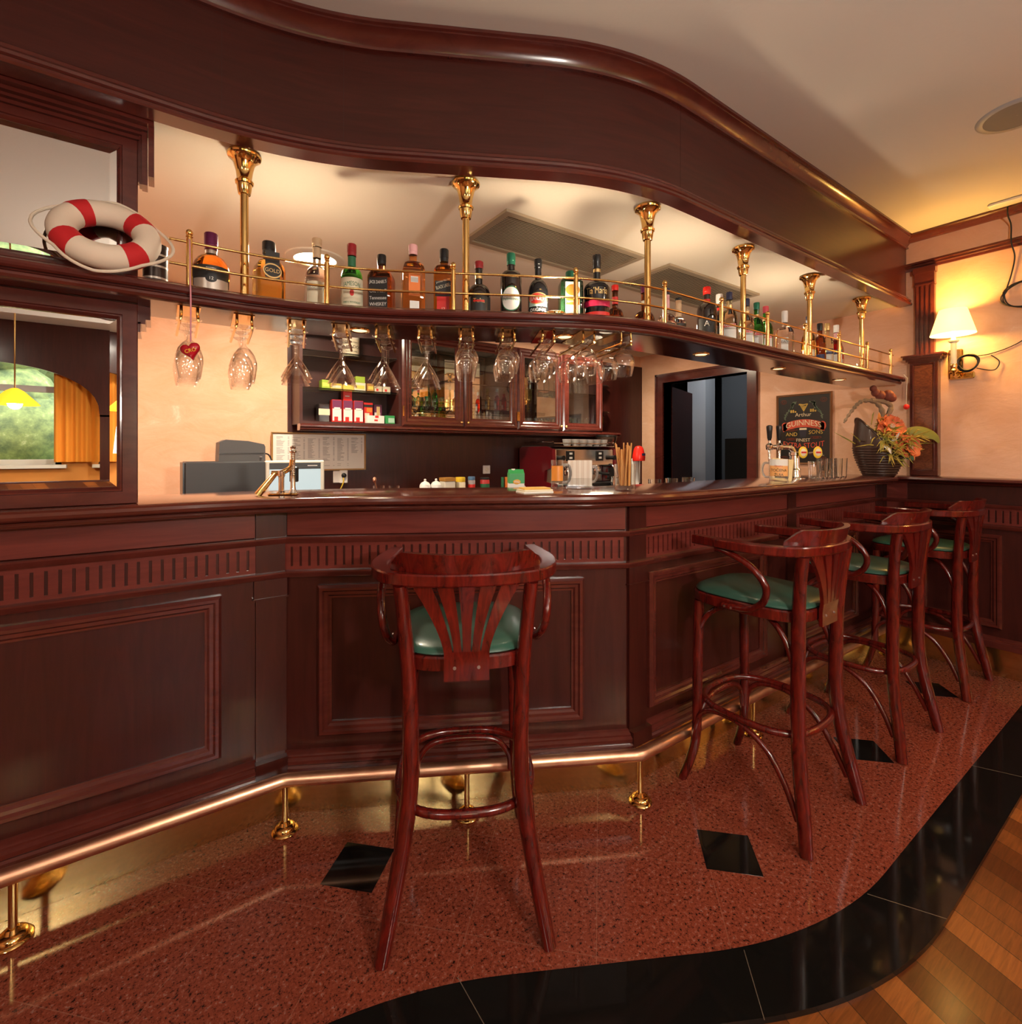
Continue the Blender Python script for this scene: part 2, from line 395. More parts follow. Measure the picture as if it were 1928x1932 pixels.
# ceilings
P_VAL = fillet([(-1.7, 1.75), (.358, 1.75), (1.36, 1.215), (XW, 1.215)], .30)     # face of the wooden canopy
struct(MB().box(XL-.1, XW+.1, YF-.15, 2.4, ZC, ZC+.05).build('ceiling', M_CEIL), 'beige ceiling of the room')
PVI = offset(P_VAL, -.03)
struct(MB().prism(PVI+[(XW, YB), (-1.7, YB)], ZB, ZB+.03).build('ceiling', M_CEILB), 'lower cream ceiling over the bar')
# right wall trim: crown, picture rail, wainscot
o = MB().sweep([(XW, 1.21), (XW, YF)], [(0, ZC-.035), (.02, ZC-.035), (.03, ZC-.03), (.05, ZC-.028), (.075, ZC-.018), (.085, ZC-.012), (.085, ZC-.001), (0, ZC-.001)]).build('trim_1', M_WM)
o.rotation_euler = (0, 0, 0); struct(o, 'dark wooden crown moulding along the right wall')
o = MB().sweep([(XW, YB), (XW, YF)], [(0, 2.478), (.012, 2.478), (.016, 2.492), (.024, 2.496), (.024, 2.508), (.034, 2.512), (.034, 2.524), (0, 2.524)]).build('trim_2', M_WM)
struct(o, 'dark wooden picture rail high on the right wall')
XF = 3.97
wn = MB().box(XF, XW, YF, 1.40, ZP, 1.10).build('trim_3', M_WV); struct(wn, 'dark wooden wainscot panelling on the right wall')
pw = [(XF, 1.336), (XF, YF)]
MB().sweep(pw, [(-.058, 1.10), (.03, 1.10), (.045, 1.108), (.05, 1.118), (.11, 1.120), (.12, 1.128), (.118, 1.140), (.105, 1.145), (-.058, 1.145)]).build('cap_rail', M_WM, wn)
for z in (.850, .972): MB().sweep(pw, [(0, z), (.016, z), (.025, z+.016), (.025, z+.022), (0, z+.026)]).build('ledge', M_WM, wn)
MB().sweep(pw, [(0, .165), (.03, .165), (.03, .20), (.022, .206), (.022, .214), (.01, .222), (0, .226)]).build('base_moulding', M_WM, wn)
MB().box(XF-.002, XF, YF, 1.336, 0.0006, .164).build('kick_plate', M_BRASSB, wn)
def fluted(mb, n, s0, pitch, fn, z0=.876, z1=.972, g0=.888, g1=.958, w=.0082, end=None):
    """frieze board with n upright grooves; fn maps (s, depth, z) to space"""
    def bx(a, b, c, d):
        vs = [fn(s, y, z) for z in (c, d) for y in (0, .0055) for s in (a, b)]
        mb.add(vs, [(0, 1, 3, 2), (4, 6, 7, 5), (0, 4, 5, 1), (2, 3, 7, 6), (0, 2, 6, 4), (1, 5, 7, 3)])
    L = s0+pitch*n if end is None else end
    bx(s0-pitch/2-.012, L, z0, g0); bx(s0-pitch/2-.012, L, g1, z1)
    bx(s0-pitch/2-.012, s0-w/2, g0, g1)
    for i in range(n):
        a = s0+pitch*i+w/2; b = s0+pitch*(i+1)-w/2 if i < n-1 else L
        bx(a, b, g0, g1)
fz = MB(); fluted(fz, 32, -.15, .0303, lambda s, y, z: (XF-y, .68-s, z)); fz.build('fluted_frieze', M_WH, wn)
MB().box(XF-.01, XF, 1.19, 1.30, .23, 1.10).build('corner_strip', M_WH, wn)
def frame_prof(w=.048, t=.024): return [(0, 0), (0, t*.55), (w*.18, t), (w*.38, t*.95), (w*.5, t*.62), (w*.72, t*.6), (w*.86, t*.3), (w, t*.26), (w, 0)]
def panel_frame(mb, s0, s1, z0, z1, fn, w=.048, t=.024):
    """mitred picture-frame moulding; profile runs inward from the outer edge"""
    pr = frame_prof(w, t); k = len(pr); vs = []
    for (s, z, ds, dz) in ((s0, z0, 1, 1), (s1, z0, -1, 1), (s1, z1, -1, -1), (s0, z1, 1, -1)):
        for o, h in pr: vs.append(fn(s+ds*o, h, z+dz*o))
    fs = []
    for i in range(4):
        j = (i+1) % 4
        for a in range(k-1): fs.append((i*k+a, j*k+a, j*k+a+1, i*k+a+1))
    mb.add(vs, fs)
for y0, y1 in ((.742, 1.129), (.10, .60), (-.55, -.05)):
    m_ = MB(); panel_frame(m_, y0, y1, .275, .818, lambda s, h, z: (XF-h, s, z)); m_.build('panel_moulding', M_WM, wn, ang=25)
# pilaster on the right wall
pl = MB().cbox(3.975, XW, 1.036, 1.181, 1.146, 1.875, .003).build('pilaster', [M_WM]); struct(pl, 'dark wooden pilaster with a burl panel below and flutes above')
MB().box(3.970, 3.9755, 1.062, 1.155, 1.19, 1.85).build('burl_panel', M_BURL, pl)
m_ = MB(); panel_frame(m_, 1.052, 1.165, 1.18, 1.86, lambda s, h, z: (3.975-h, s, z), .012, .010); m_.build('bead_moulding', M_WM, pl)
m_ = MB()
for k, (e, z0, z1) in enumerate(((.006, 1.868, 1.878), (.016, 1.878, 1.892), (.028, 1.892, 1.908), (.036, 1.908, 1.918))): m_.box(3.975-e, XW, 1.036-e, 1.181+e, z0, z1)
m_.build('capital', M_WM, pl)
m_ = MB(); m_.box(4.0, XW, 1.060, 1.158, 1.918, 2.478)
for k in range(4): y = 1.066+.0243*k; m_.box(3.992, 4.0, y, y+.013, 1.925, 2.36)
m_.box(3.988, XW, 1.056, 1.162, 2.362, 2.372); m_.box(3.993, XW, 1.058, 1.16, 2.372, 2.44); m_.box(3.984, XW, 1.052, 1.166, 2.44, 2.478)
m_.build('fluted_shaft', M_WM, pl)
# doorway and the corridor beyond
d = MB()
fw_ = .085
d.box(XW-.02, XW+.13, DY0-fw_, DY0, 0, DZ+fw_); d.box(XW-.02, XW+.13, DY1, DY1+fw_, 0, DZ+fw_); d.box(XW-.02, XW+.13, DY0, DY1, DZ, DZ+fw_)
d.box(XW-.03, XW-.02, DY0-fw_, DY0-fw_+.02, 0, DZ+fw_); d.box(XW-.03, XW-.02, DY1+fw_-.02, DY1+fw_, 0, DZ+fw_); d.box(XW-.03, XW-.02, DY0-fw_, DY1+fw_, DZ+fw_-.02, DZ+fw_)
struct(d.build('door_1', M_WM), 'dark wooden door frame beside the poster')
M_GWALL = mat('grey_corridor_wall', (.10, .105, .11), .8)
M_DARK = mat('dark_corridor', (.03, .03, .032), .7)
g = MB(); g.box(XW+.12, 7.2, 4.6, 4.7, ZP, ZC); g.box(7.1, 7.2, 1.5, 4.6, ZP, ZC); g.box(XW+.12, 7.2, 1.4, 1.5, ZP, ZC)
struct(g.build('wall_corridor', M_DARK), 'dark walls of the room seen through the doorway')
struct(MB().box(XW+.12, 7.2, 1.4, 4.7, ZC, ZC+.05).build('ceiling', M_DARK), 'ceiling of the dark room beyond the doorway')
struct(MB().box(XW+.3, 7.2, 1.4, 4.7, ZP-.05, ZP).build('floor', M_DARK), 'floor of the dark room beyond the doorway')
struct(MB().box(5.55, 5.75, 3.72, 3.98, ZP, ZC).build('wall_corridor', mat('pale_grey_pier', (.55, .56, .58), .8)), 'pale grey wall pier seen through the doorway')
struct(MB().box(5.90, 6.0, 3.0, 3.72, ZP, ZC).build('wall_corridor', M_GWALL), 'grey wall seen through the doorway')
t = thing('door_leaf', 'dark wooden door leaf standing open inside the doorway', 'door', (XW+.15, DY1+.07, 0), RAD(20))
MB().box(0, .82, -.02, .02, .005, 1.96).build('leaf', M_WIN, t); MB().tube([(.74, -.02, 1.0), (.74, -.06, 1.0), (.64, -.06, 1.0)], .009).build('handle', M_BRASS, t)
t = thing('storage_cabinet', 'black cabinet standing in the dark room beyond the doorway', 'cabinet', (5.2, 2.90, ZP))
MB().cbox(-.2, .2, -.22, .22, 0, 1.46, .006).build('body', M_BLACK, t); MB().tube([(-.215, -.2, .7), (-.215, -.2, .95)], .008).build('handle', M_STEEL, t)
# ------------------------------------------------------------ bar counter
FL = (.369, 1.94); FR = (1.478, 1.336)
P_FACE = [(-1.68, 1.94), FL, FR, (XF-.001, 1.336)]
CL = sqrt((FR[0]-FL[0])**2+(FR[1]-FL[1])**2); CD = ((FR[0]-FL[0])/CL, (FR[1]-FL[1])/CL); CN = (CD[1], -CD[0])
fnL = lambda s, h, z: (s, 1.94-h, z)
fnC = lambda s, h, z: (FL[0]+CD[0]*s+CN[0]*h, FL[1]+CD[1]*s+CN[1]*h, z)
fnR = lambda s, h, z: (s, 1.336-h, z)
bar = thing('bar_counter', 'long dark mahogany bar counter front with raised panels and brass kick plate', 'bar counter', (0, 0, 0))
inner = offset(P_FACE, -.05)
MB().prism([FL, (-1.68, 1.94), (-1.68, 1.99), inner[1]], .165, 1.0915).build('front_panel', M_WV, bar)
MB().prism([FR, FL, inner[1], inner[2]], .165, 1.0915).build('front_panel', M_WV, bar)
MB().prism([(XF-.001, 1.336), FR, inner[2], (XF-.001, 1.386)], .165, 1.0915).build('front_panel', M_WV, bar)
MB().sweep(P_FACE, [(.0, .0008), (.003, .0008), (.003, .163), (.0, .163)]).build('kick_plate', M_BRASSB, bar)
MB().sweep(P_FACE, [(-.02, .163), (.034, .163), (.034, .176), (.028, .182), (.032, .188), (.032, .2), (.022, .207), (.022, .213), (.012, .221), (.0, .226), (-.02, .226)]).build('base_moulding', M_WM, bar, ang=25)
for z in (.850, .972): MB().sweep(P_FACE, [(-.01, z), (.014, z), (.017, z+.004), (.024, z+.018), (.024, z+.023), (.0, z+.027), (-.01, z+.027)]).build('ledge', M_WM, bar, ang=25)
fz = MB(); fluted(fz, 60, -.244+0, .0303, lambda s, y, z: fnL(-s, y, z), end=1.66); fz.build('fluted_frieze', M_WH, bar)
fz = MB(); fluted(fz, 41, .020, .0303, fnC, end=CL-.012); fz.build('fluted_frieze', M_WH, bar)
fz = MB(); fluted(fz, 37, 1.602, .0302, fnR, end=2.703); fz.build('fluted_frieze', M_WH, bar)
fz = MB(); fluted(fz, 35, 2.808, .0302, fnR, end=3.856); fz.build('fluted_frieze', M_WH, bar)
def hboard(a, b, fn):   # top rail boards with lengthwise grain
    m_ = MB(); vs = [fn(s, h, z) for z in (1.0, 1.0915) for h in (0, .006) for s in (a, b)]
    m_.add(vs, [(0, 1, 3, 2), (4, 6, 7, 5), (0, 4, 5, 1), (2, 3, 7, 6), (0, 2, 6, 4), (1, 5, 7, 3)])
    m_.build('top_board', M_WH, bar)
hboard(-1.66, .266, fnL); hboard(.004, CL-.006, fnC); hboard(1.582, 2.703, fnR); hboard(2.791, 3.856, fnR)
def pil(a, b, fn, lip=True):
    m_ = MB()
    def bx(s0, s1, h, z0, z1):
        vs = [fn(s, y, z) for z in (z0, z1) for y in (0, h) for s in (s0, s1)]
        m_.add(vs, [(0, 1, 3, 2), (4, 6, 7, 5), (0, 4, 5, 1), (2, 3, 7, 6), (0, 2, 6, 4), (1, 5, 7, 3)])
    bx(a, b, .011, .165, 1.0915)
    if lip: bx(a-.01, b+.01, .020, .783, .788); bx(a-.006, b+.006, .016, .788, .85); bx(a-.004, b+.004, .036, .165, .222)
    m_.build('pilaster', M_WV, bar)
pil(.268, .362, fnL); pil(1.484, 1.582, fnR); pil(2.703, 2.791, fnR); pil(3.856, 3.962, fnR); pil(-1.05, -.96, fnL)
for a, b, fn in ((-.86, .164, fnL), (.111, 1.092, fnC), (1.599, 2.482, fnR), (2.86, 3.56, fnR)):
    m_ = MB(); panel_frame(m_, a, b, .275, .818, fn); m_.build('panel_moulding', M_WM, bar, ang=25)
# worktop
P_TOP = fillet([(-1.68, 1.807), (.387, 1.807), (1.452, 1.20), (XF-.10, 1.20)], .30)
top_prof = [(-.40, 1.105), (-.115, 1.105), (-.105, 1.092), (-.050, 1.092), (-.040, 1.095), (-.034, 1.102), (-.036, 1.109), (-.044, 1.113), (-.012, 1.113), (-.004, 1.118), (0, 1.127), (-.002, 1.136), (-.008, 1.142), (-.016, 1.145), (-.40, 1.145)]
wt = MB().sweep(P_TOP, top_prof).build('countertop', M_WTOP, ang=30)
tag(wt, 'polished dark wooden countertop with rounded moulded edge running along the bar', 'countertop')
# inner work counter behind the bar
t = thing('work_counter', 'dark work counter along the back wall behind the bar', 'counter', (0, 0, 0))
MB().cbox(.0, XW-.55, 2.78, YB-.022, .93, .98, .005).build('worktop', M_WTOP, t)
MB().box(.02, XW-.57, 2.82, YB-.022, ZP+.001, .93).build('cupboard_body', M_WV, t)
# foot rail
P_RAIL = [(-1.68, 1.848), (.346, 1.848), (1.455, 1.246), (XF-.06, 1.246)]
fr = thing('foot_rail', 'worn brass foot rail along the base of the bar', 'foot rail', (0, 0, 0))
rp = fillet(P_RAIL, .02, 3)
MB().tube([(x, y, .176) for x, y in rp], .0225, 16).build('rail', M_COPPER, fr)
posts = [(-1.0, 1.848), (-.324, 1.848), (.346, 1.846), (.892, 1.552), (1.455, 1.247), (2.226, 1.246), (3.042, 1.246), (3.80, 1.246)]
for x, y in posts:
    p = MB().lathe([(.0095, .004), (.0095, .165)], 14).build('post', M_BRASS, fr, loc=(x, y, 0))
    MB().lathe([(.041, .0008), (.043, .006), (.040, .010), (.034, .012), (.033, .019), (.028, .024), (.018, .026), (.014, .036), (.0097, .038)], 28).build('flange', M_BRASS, p)
# ------------------------------------------------------------ canopy over the bar
cp = thing('bar_canopy', 'curved dark mahogany canopy hanging from the ceiling above the bar', 'canopy', (0, 0, 0))
zt = ZC
MB().sweep(P_VAL, [(0, 2.29), (0, zt-.02), (-.02, zt-.02), (-.02, 2.29)]).build('panel', M_WC, cp)
MB().sweep(P_VAL, [(-.018, zt-.068), (.012, zt-.068), (.014, zt-.060), (.008, zt-.055), (.012, zt-.046), (.024, zt-.030), (.040, zt-.020), (.046, zt-.018), (.046, zt-.013), (.054, zt-.010), (.056, zt-.001), (-.018, zt-.001)]).build('crown_moulding', M_WM, cp, ang=25)
MB().sweep(P_VAL, [(-.032, ZB-.012), (.030, ZB-.012), (.034, ZB-.006), (.033, ZB+.002), (.027, ZB+.008), (.022, ZB+.010), (.027, ZB+.014), (.028, ZB+.022), (.022, ZB+.030), (.012, ZB+.034), (.010, ZB+.046), (.004, ZB+.052), (-.005, ZB+.054), (-.032, ZB+.054)]).build('lower_moulding', M_WM, cp, ang=25)
M_SEAM = mat('panel_seam', (.03, .007, .005), .5)
for x in (.150, .492, 1.092, 1.65):
    (px_, py_), nn = at_x(P_VAL, x); a = atan2(nn[1], nn[0])
    MB().box(-.001, .0004, -.0006, .0006, 2.325, zt-.068).build('seam', M_SEAM, cp, loc=(px_, py_, 0)).rotation_euler = (0, 0, a)
# ------------------------------------------------------------ bottle shelf
P_SH = fillet([(-1.68, 1.725), (.422, 1.725), (1.389, 1.195), (3.95, 1.195)], .28)
sh = thing('bottle_shelf', 'curved dark mahogany bottle shelf hanging above the bar', 'shelf', (0, 0, 0))
MB().sweep(P_SH, [(-.285, 1.740), (-.055, 1.740), (-.028, 1.742), (-.028, 1.786), (-.285, 1.786)]).build('board', M_WTOP, sh)
MB().sweep(P_SH, [(-.05, 1.736), (-.034, 1.736), (-.024, 1.739), (-.019, 1.746), (-.020, 1.753), (-.026, 1.758), (-.026, 1.760), (-.008, 1.760), (-.002, 1.765), (0, 1.772), (-.002, 1.779), (-.009, 1.784), (-.014, 1.785), (-.018, 1.789), (-.03, 1.791), (-.05, 1.791)]).build('front_moulding', M_WM, sh, ang=25)
m_ = MB().box(3.948, 3.954, 1.24, 1.48, 1.741, 1.786); m_.tube([(3.95, 1.21, 1.764), (3.972, 1.21, 1.764)], .010, 10); m_.build('end_trim', M_WM, sh)
# ------------------------------------------------------------ framed mirrors at left
MY = 1.874
def flat_frame(mb, x0, x1, z0, z1):
    pr = [(0, 0), (0, .018), (.002, .020), (.036, .020), (.038, .016), (.042, .017), (.046, .013), (.050, .008), (.050, 0)]; k = len(pr)
    vs = [(x+dx*o, MY-h, z+dz*o) for x, z, dx, dz in ((x0, z0, 1, 1), (x1, z0, -1, 1), (x1, z1, -1, -1), (x0, z1, 1, -1)) for o, h in pr]
    mb.add(vs, [(i*k+a, (i+1) % 4*k+a, (i+1) % 4*k+a+1, i*k+a+1) for i in range(4) for a in range(k-1)])
def mirror(label, z0, z1, x0=-1.5, x1=-.058, gz0=0, gz1=0, fw_=.05):
    t = thing('framed_mirror', label, 'mirror', (0, 0, 0))
    m_ = MB(); flat_frame(m_, x0, x1, z0, z1)
    m_.build('frame', M_WM, t, ang=25)
    gx0, gx1, g0, g1 = x0+fw_-.006, x1-fw_+.006, z0+fw_-.006, z1-fw_+.006; bv = .022; y = MY-.005
    MB().add([(gx0, y-.001, g0), (gx1, y-.001, g0), (gx1, y-.001, g1), (gx0, y-.001, g1), (gx0+bv, y-.0035, g0+bv), (gx1-bv, y-.0035, g0+bv), (gx1-bv, y-.0035, g1-bv), (gx0+bv, y-.0035, g1-bv),
              (gx0, y+.004, g0), (gx1, y+.004, g0), (gx1, y+.004, g1), (gx0, y+.004, g1)],
             [(4, 5, 6, 7), (0, 1, 5, 4), (1, 2, 6, 5), (2, 3, 7, 6), (3, 0, 4, 7), (8, 11, 10, 9)]).build('mirror_glass', M_MIRROR, t, ang=1)
    return t
mirror('lower framed mirror between countertop and bottle shelf', 1.147, 1.738)
um = mirror('upper framed mirror above the bottle shelf behind the life ring', 1.792, 2.235)
m_ = MB()
for e, y, z0, z1, zr in ((.008, .030, 2.222, 2.232, 2.10), (.018, .045, 2.232, 2.240, 2.09), (.024, .062, 2.240, 2.250, 2.085), (.040, .085, 2.250, 2.264, 2.105)):
    m_.box(-1.5, -.058+e, MY-y, MY-.0005, z0, z1); m_.box(-.058+max(0, e-.014), -.058+e, MY-y*.8, MY-.0005, zr, z1)
m_.build('cornice', M_WM, um)
m_ = MB(); m_.box(-.0615, -.040, 1.875, 1.992, 1.685, 1.7395); m_.box(-.040, -.028, 1.88, 1.992, 1.70, 1.7395); m_.box(-.0615, -.052, 1.875, 1.992, 1.66, 1.69)
tag(m_.build('bracket', M_WM), 'small stepped wooden bracket under the shelf beside the lower mirror', 'bracket')
# ------------------------------------------------------------ brass posts and gallery rail
post_proto = None
PX = [(.221, 1.833), (.897, 1.568), (1.579, 1.316), (2.266, 1.318), (2.93, 1.32), (3.62, 1.322)]
names = ['brass ceiling post nearest the life ring', 'brass ceiling post in front of the left end of the first ceiling grille', 'third brass ceiling post from the life ring, between the two ceiling grilles',
         'fourth brass ceiling post from the life ring, right of the ceiling grilles', 'fifth brass ceiling post from the life ring, second from the right wall', 'last brass ceiling post next to the right wall']
for k, (x, y) in enumerate(PX):
    if k == 0:
        t = thing('brass_post', names[0], 'post', (x, y, 0), 0, 'brass posts carrying the bottle shelf')
        MB().lathe([(.0125, 1.7865), (.0125, 2.15)], 16).build('pole', M_BRASS, t)
        MB().lathe([(.0128, 2.135), (.018, 2.137), (.021, 2.150), (.023, 2.168), (.026, 2.170), (.028, 2.177), (.024, 2.183), (.022, 2.187), (.025, 2.210), (.031, 2.236), (.040, 2.251), (.049, 2.256), (.051, 2.262), (.048, 2.266), (.047, ZB-.0003)], 28).build('flange', M_BRASS, t)
        post_proto = t
    else: dup(post_proto, (x, y, 0), 0, names[k])
P_GAL = offset(P_SH, -.05)
gal = thing('gallery_rail', 'low brass gallery rail of two rods and ball-topped posts along the shelf edge', 'rail', (0, 0, 0))
gp = [p for p in P_GAL if p[0] > .02 and p[0] < 3.9]
gp = [at_x(P_GAL, .018)[0]]+gp+[(3.90, 1.245)]
for z in (1.855, 1.925): MB().tube([(x, y, z) for x, y in gp], .0042, 10).build('rod', M_BRASS, gal)
for x in (.068, .455, .838, 1.224, 1.597, 1.972, 2.348, 2.719, 3.109, 3.488, 3.856):
    (a, b), _ = at_x(P_GAL, x)
    MB().lathe([(.0085, 1.7915), (.0085, 1.934), (.0065, 1.936), (.0065, 1.938), (.0095, 1.940), (.0095, 1.942), (.006, 1.944), (.0085, 1.947), (.0098, 1.953), (.0085, 1.959), (.004, 1.963)], 14).build('post', M_BRASS, gal, loc=(a, b, 0))
# ------------------------------------------------------------ hanging glass racks
HX = [(.069, 1.785), (.217, 1.796), (.367, 1.765), (.5, 1.735), (.626, 1.673), (.753, 1.602), (.884, 1.538), (1.014, 1.466), (1.14, 1.397), (1.271, 1.324), (1.408, 1.268)]
ordn = ['first', 'second', 'third', 'fourth', 'fifth', 'sixth', 'seventh', 'eighth', 'ninth', 'tenth', 'last']
def ud(prof): return [(r, -z) for r, z in prof]
def double(outer, th=.0011):
    """thin-walled glass: outer profile from rim, back along the inside"""
    return outer
# profiles (radius, height below the foot), foot uppermost
def wall(bowl, t=.0011): return [(r-t, z+(t*.6 if i == 0 else 0)) for i, (r, z) in enumerate(bowl)]
def glass_mesh(kind):
    if kind == 'wine':   foot = [(.034, 0), (.0345, -.0015), (.020, -.004), (.006, -.009)]; stem = [(.0042, -.02), (.0038, -.050)]; bowl = [(.007, -.064), (.020, -.075), (.031, -.092), (.0375, -.115), (.0375, -.135), (.034, -.16), (.030, -.182)]
    elif kind == 'martini': foot = [(.036, 0), (.0365, -.0015), (.020, -.004), (.006, -.009)]; stem = [(.0040, -.02), (.0036, -.075)]; bowl = [(.006, -.086), (.014, -.095), (.032, -.122), (.047, -.150), (.0498, -.156)]
    else:  foot = [(.033, 0), (.0335, -.0015), (.022, -.004), (.009, -.010)]; stem = [(.0085, -.016), (.009, -.022)]; bowl = [(.018, -.030), (.033, -.045), (.0405, -.062), (.0425, -.075), (.039, -.095), (.0335, -.118), (.0320, -.122)]
    t = .0012; ins = [(max(r-t, .001), z+(0 if i == len(bowl)-1 else 0)) for i, (r, z) in enumerate(bowl)]
    ins[0] = (.001, bowl[0][1]-.004)
    m_ = MB(); prof = [(.001, 0)]+foot+stem+bowl+[((bowl[-1][0]-t/2), bowl[-1][1]-.0006)]+ins[::-1]
    m_.lathe(prof, 24, caps=False)
    return m_
kinds = ['wine', 'wine']+['martini']*4+['snifter']*5
KL = {'wine': 'upturned stemmed wine glass', 'martini': 'upturned conical martini glass', 'snifter': 'upturned round brandy glass'}
proto_rack = None; protos = {}
for k, (x, y) in enumerate(HX):
    _, nn = at_x(P_SH, x); a = atan2(-nn[1], -nn[0])-pi/2      # +Y of the rack runs inward
    lab = ordn[k]+' brass glass hanger from the framed mirror, holding '+{'wine': 'wine glasses', 'martini': 'martini glasses', 'snifter': 'brandy glasses'}[kinds[k]]
    if proto_rack is None:
        t = thing('glass_hanger', lab, 'glass rack', (x, y, 0), a, 'brass glass hangers under the shelf'); proto_rack = t
        MB().box(-.03, .03, .006, .23, 1.7372, 1.7398).build('mounting_plate', M_BRASS, t)
        for s in (-1, 1):
            MB().tube(spline([(s*.021, .008, 1.738), (s*.021, .006, 1.715), (s*.022, .010, 1.702), (s*.024, .03, 1.6975), (s*.027, .255, 1.695)], 5), .0042, 8).build('rod', M_BRASS, t)
    else: t = dup(proto_rack, (x, y, 0), a, lab)
    for j, (dy, w) in enumerate(((.028, 'front'), (.128, 'middle'), (.230, 'rear'))):
        X = x+cos(a+pi/2)*dy; Y = y+sin(a+pi/2)*dy
        lb = w+' '+KL[kinds[k]]+' on the '+ordn[k]+' brass hanger from the mirror'
        if kinds[k] not in protos:
            g = glass_mesh(kinds[k]).build({'wine': 'wine_glass', 'martini': 'martini_glass', 'snifter': 'brandy_glass'}[kinds[k]], M_GLASS, loc=(X, Y, 1.7045))
            protos[kinds[k]] = g
        else:
            g = protos[kinds[k]].copy(); COL.objects.link(g); g.location = (X+random.uniform(-.002, .002), Y, 1.7045)
        tag(g, lb, 'glass', {'wine': 'wine glasses', 'martini': 'martini glasses', 'snifter': 'brandy glasses'}[kinds[k]]+' hanging under the shelf')
# recessed shelf spots
sp0 = None
for k, (x, y, lb) in enumerate(((.588, 1.800, 'recessed brass spotlight under the shelf among the martini glasses'), (1.264, 1.452, 'recessed brass spotlight under the shelf beside the brandy glasses'), (1.998, 1.361, 'recessed spotlight under the shelf in front of the doorway'),
     (2.678, 1.363, 'recessed spotlight under the shelf left of the poster'), (3.40, 1.361, 'recessed spotlight under the shelf above the flower basket'))):
    if sp0 is None:
        t = thing('shelf_spotlight', lb, 'spotlight', (x, y, 1.7395), 0, 'spotlights under the bottle shelf'); sp0 = t
        MB().lathe([(.026, -.001), (.030, -.004), (.036, -.004), (.037, 0)], 24, caps=False).build('trim_ring', M_BRASS, t)
        MB().lathe([(.001, -.0015), (.026, -.0015)], 20, caps=False).build('bulb', mat('spot_bulb', (.9, .8, .6), .3, emit=(1, .75, .4), es=1.2), t)
    else: t = dup(sp0, (x, y, 1.7395), 0, lb)
    lamp('spot_light', 'SPOT', (x, y, 1.732), 1.8, (1, .75, .48), .03, (0, 0, 0), spot=RAD(110))
# ------------------------------------------------------------ ceiling fittings
def grille(x0, x1, y0, y1, lb):
    t = thing('ceiling_grille', lb, 'vent', (0, 0, 0), 0, 'slatted grilles in the bar ceiling'); z = ZB
    m_ = MB(); w = .03
    for b in ((x0, x1, y0, y0+w), (x0, x1, y1-w, y1), (x0, x0+w, y0+w, y1-w), (x1-w, x1, y0+w, y1-w)): m_.box(*b, z-.012, z-.0003)
    m_.build('frame', M_GR, t)
    n = 24; m_ = MB()
    for k in range(n):
        y = y0+w+(y1-y0-2*w)*(k+.5)/n; m_.box(x0+w, x1-w, y-.0028, y+.0028, z-.0085, z-.0070)
    m_.build('slats', M_GR, t)
    MB().box(x0+w, x1-w, y0+w, y1-w, z-.0025, z-.0004).build('backing', mat('vent_dark', (.012, .010, .008), .9), t)
M_GR = mat('anodised_beige', (.46, .38, .27), .4, .4)
grille(1.127, 1.963, 1.645, 2.0, 'long slatted ceiling grille between the second and third brass posts')
grille(2.144, 3.006, 1.642, 2.03, 'slatted ceiling grille behind the fourth brass post')
def downlight(x, y, z, r, lb, e, energy, col):
    t = thing('ceiling_downlight', lb, 'ceiling light', (x, y, z))
    MB().lathe([(r*.72, -.012), (r*.78, -.012), (r*.98, -.006), (r, -.0003)], 32, caps=False).build('trim_ring', M_CREAM, t)
    MB().lathe([(.001, -.004), (r*.73, -.004)], 28, caps=False).build('lens', mat('lamp_lens', (1, .95, .85), .4, emit=(1, .80, .50), es=e), t)
    lamp('downlight', 'AREA', (x, y, z-.015), energy, col, r*1.4, (0, 0, 0))
downlight(.632, 2.62, ZB, .14, 'round recessed ceiling light glowing behind the clear bottle', 9, 19, (1, .85, .64))
downlight(2.95, 2.85, ZB, .14, 'added round recessed bar ceiling light hidden by the shelf near the doorway', 9, 19, (1, .83, .60))  # added out of sight to brighten the wall behind the bar
downlight(-.9, 2.7, ZB, .14, 'added round recessed bar ceiling light behind the mirror wall', 9, 14, (1, .85, .64))  # also added out of sight, for the bar interior
for x, y, e, lb in ((.80, -2.5, 30, 'added broad round ceiling light over the middle of the room'), (-2.1, -1.2, 28, 'added broad round ceiling light near the left wall'), (2.6, -1.4, 14, 'added broad round ceiling light towards the right wall')):
    downlight(x, y, ZC, .34, lb, 9, e, (1, .92, .82))  # unseen ceiling lights, added to brighten the room and the kick plate
t = thing('stand_in_floor_lamp', 'added standing lamp with a pale drum shade in place of the flash behind the photographer', 'lamp', (.52, -.95, ZP))  # light inferred from cast shadows; its stand and shade are added
MB().lathe([(.15, .0005), (.15, .014), (.03, .022), (.012, .04), (.011, 1.50)], 28).build('stand', M_BRASS, t)
MB().lathe([(.17, 1.30), (.15, 1.50)], 32, caps=False).build('lamp_shade', mat('lamp_shade_cloth', (.85, .78, .65), .8, trans=.6), t)
lamp('stand_in_floor_lamp_light', 'POINT', (.52, -.95, 1.60), 86, (1, .91, .80), .07)
pk = None
